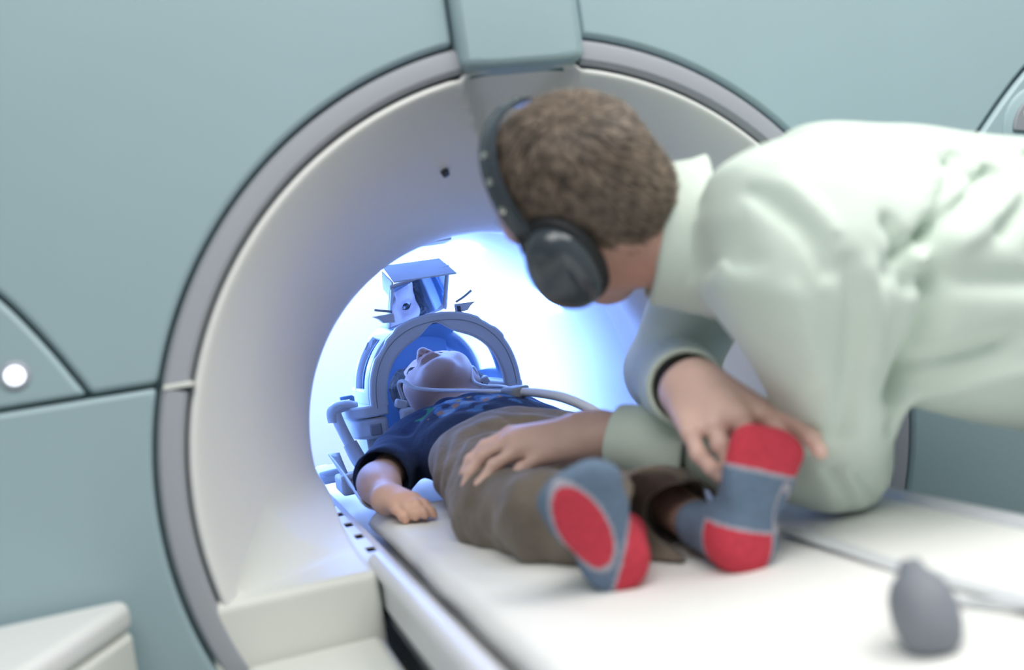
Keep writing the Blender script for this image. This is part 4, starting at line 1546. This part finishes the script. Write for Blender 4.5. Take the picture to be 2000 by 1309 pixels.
# band over the crown, a little forward, with yokes down to the cups
bp = []
for i in range(25):
    t = math.pi * i / 24
    s_ = math.sin(t)
    bp.append(mhp(0.094 * math.cos(t), 0.010 + 0.124 * s_ ** 0.85, 0.014 + 0.012 * s_))
v, f = [], []
for i, p in enumerate(bp):
    a = bp[max(i - 1, 0)]
    b = bp[min(i + 1, len(bp) - 1)]
    tt = nrm(b - a)
    nn = nrm(np.cross(mf_, tt))
    if np.dot(nn, p - mhp(0, 0.02, 0)) < 0:
        nn = -nn
    for w_, h_ in ((-0.012, -0.002), (-0.012, 0.002), (-0.006, 0.0045), (0.006, 0.0045), (0.012, 0.002), (0.012, -0.002)):
        v.append(p + mf_ * w_ + nn * h_)
for i in range(len(bp) - 1):
    for j in range(6):
        j2 = (j + 1) % 6
        f.append((i * 6 + j, i * 6 + j2, (i + 1) * 6 + j2, (i + 1) * 6 + j))
f.append(tuple(range(6)))
f.append(tuple((len(bp) - 1) * 6 + j for j in range(5, -1, -1)))
hb_ = from_py('headband', v, f, 'muff', em, angle=40)
for q in (-1, 1):
    for zz in (-0.010, 0.010):
        tube('yoke_wire', [mhp(q * 0.094, 0.050, 0.016 + zz * 0.4), mhp(q * 0.106, 0.030, 0.012 + zz), mhp(q * 0.113, 0.010, 0.006 + zz)], 0.0022, 'pad', em, seg=8)
    for k in range(3):
        t = math.pi * (0.16 + 0.09 * k)
        c_ = mhp(q * 0.099 * math.cos(t), 0.010 + 0.129 * math.sin(t) ** 0.85, 0.014 + 0.012 * math.sin(t))
        n2 = nrm(ml_ * q * math.cos(t) + mu_ * math.sin(t))
        lathe('band_stud', [(0.0042, -0.002), (0.0042, 0.001), (0.0, 0.002)], c_, n2, 'chrome', hb_, seg=12)

# ------------------------------------------------------------------ the child's headset tubing
ht = empty('headset_tubing', (0.05, 0.45, 0.02), 'white twin air tubes running from the child\'s ears to a grey connector', 'tubing')
tube('ear_tube', [(-0.094, 0.655, 0.030), (-0.101, 0.640, 0.058), (-0.096, 0.618, 0.066), (-0.078, 0.60, 0.051), (-0.045, 0.575, 0.042), (0.0, 0.52, 0.036), (0.045, 0.462, 0.029)], 0.0036, 'tube', ht, seg=10)
tube('ear_tube', [(0.070, 0.700, 0.040), (0.060, 0.688, 0.062), (0.050, 0.676, 0.064), (0.047, 0.655, 0.040), (0.058, 0.62, 0.030), (0.070, 0.56, 0.030), (0.068, 0.468, 0.029)], 0.0036, 'tube', ht, seg=10)
rot = Matrix.Rotation(math.radians(18), 3, 'Z')
rbox('connector', (0.062, 0.445, 0.0265), (0.036, 0.042, 0.020), 'grey', ht, rot=rot, bevel=0.005)
tube('main_tube', [(0.070, 0.428, 0.026), (0.090, 0.395, 0.022), (0.115, 0.35, 0.012), (0.142, 0.30, -0.010), (0.160, 0.24, -0.040)], [0.0075, 0.0080, 0.0085, 0.0085, 0.0085], 'tube', ht, seg=12)
for nm_, c, r_ in (('ear_block', (-0.100, 0.652, 0.022), 20), ('ear_block', (0.078, 0.700, 0.034), -20)):
    e = rbox(nm_, c, (0.022, 0.020, 0.016), 'coil', ht, rot=Matrix.Rotation(math.radians(r_), 3, 'Y'), bevel=0.004)
    rbox('ear_pad', (c[0] + (0.008 if c[0] < 0 else -0.002), c[1] - 0.004, c[2] - 0.022), (0.026, 0.028, 0.026), 'coil', ht, bevel=0.007)

# ------------------------------------------------------------------ alarm bulb with its hose on the sheet
ab = empty('squeeze_bulb', (0.044, -0.60, -0.13), 'blurred grey rubber squeeze bulb lying on the sheet in the near corner', 'bulb')
bx_ = nrm((0.22, 0.95, 0.0))
lathe('bulb', [(0.0, -0.036), (0.012, -0.034), (0.021, -0.027), (0.0255, -0.014), (0.0265, 0.0), (0.025, 0.012), (0.020, 0.023), (0.012, 0.031), (0.008, 0.040), (0.0, 0.041)], (0.046, -0.602, -0.094), nrm((0.12, 0.35, 0.62)), 'bulb', ab, seg=28, angle=180)
tube('bulb_hose', [(0.051, -0.588, -0.068), (0.062, -0.565, -0.070), (0.085, -0.55, -0.10), (0.12, -0.56, -0.114), (0.15, -0.62, -0.112)], 0.004, 'strap', ab, seg=10)
sb_ = tube('flat_hose', [(0.152, -0.240, -0.1165), (0.153, -0.34, -0.1175), (0.150, -0.45, -0.1175), (0.158, -0.58, -0.1165), (0.165, -0.8, -0.116)], 0.014, 'strap', None, seg=12, flat=0.3)
tag(sb_, 'flat pale grey hose crossing the sheet behind the squeeze bulb', 'hose')
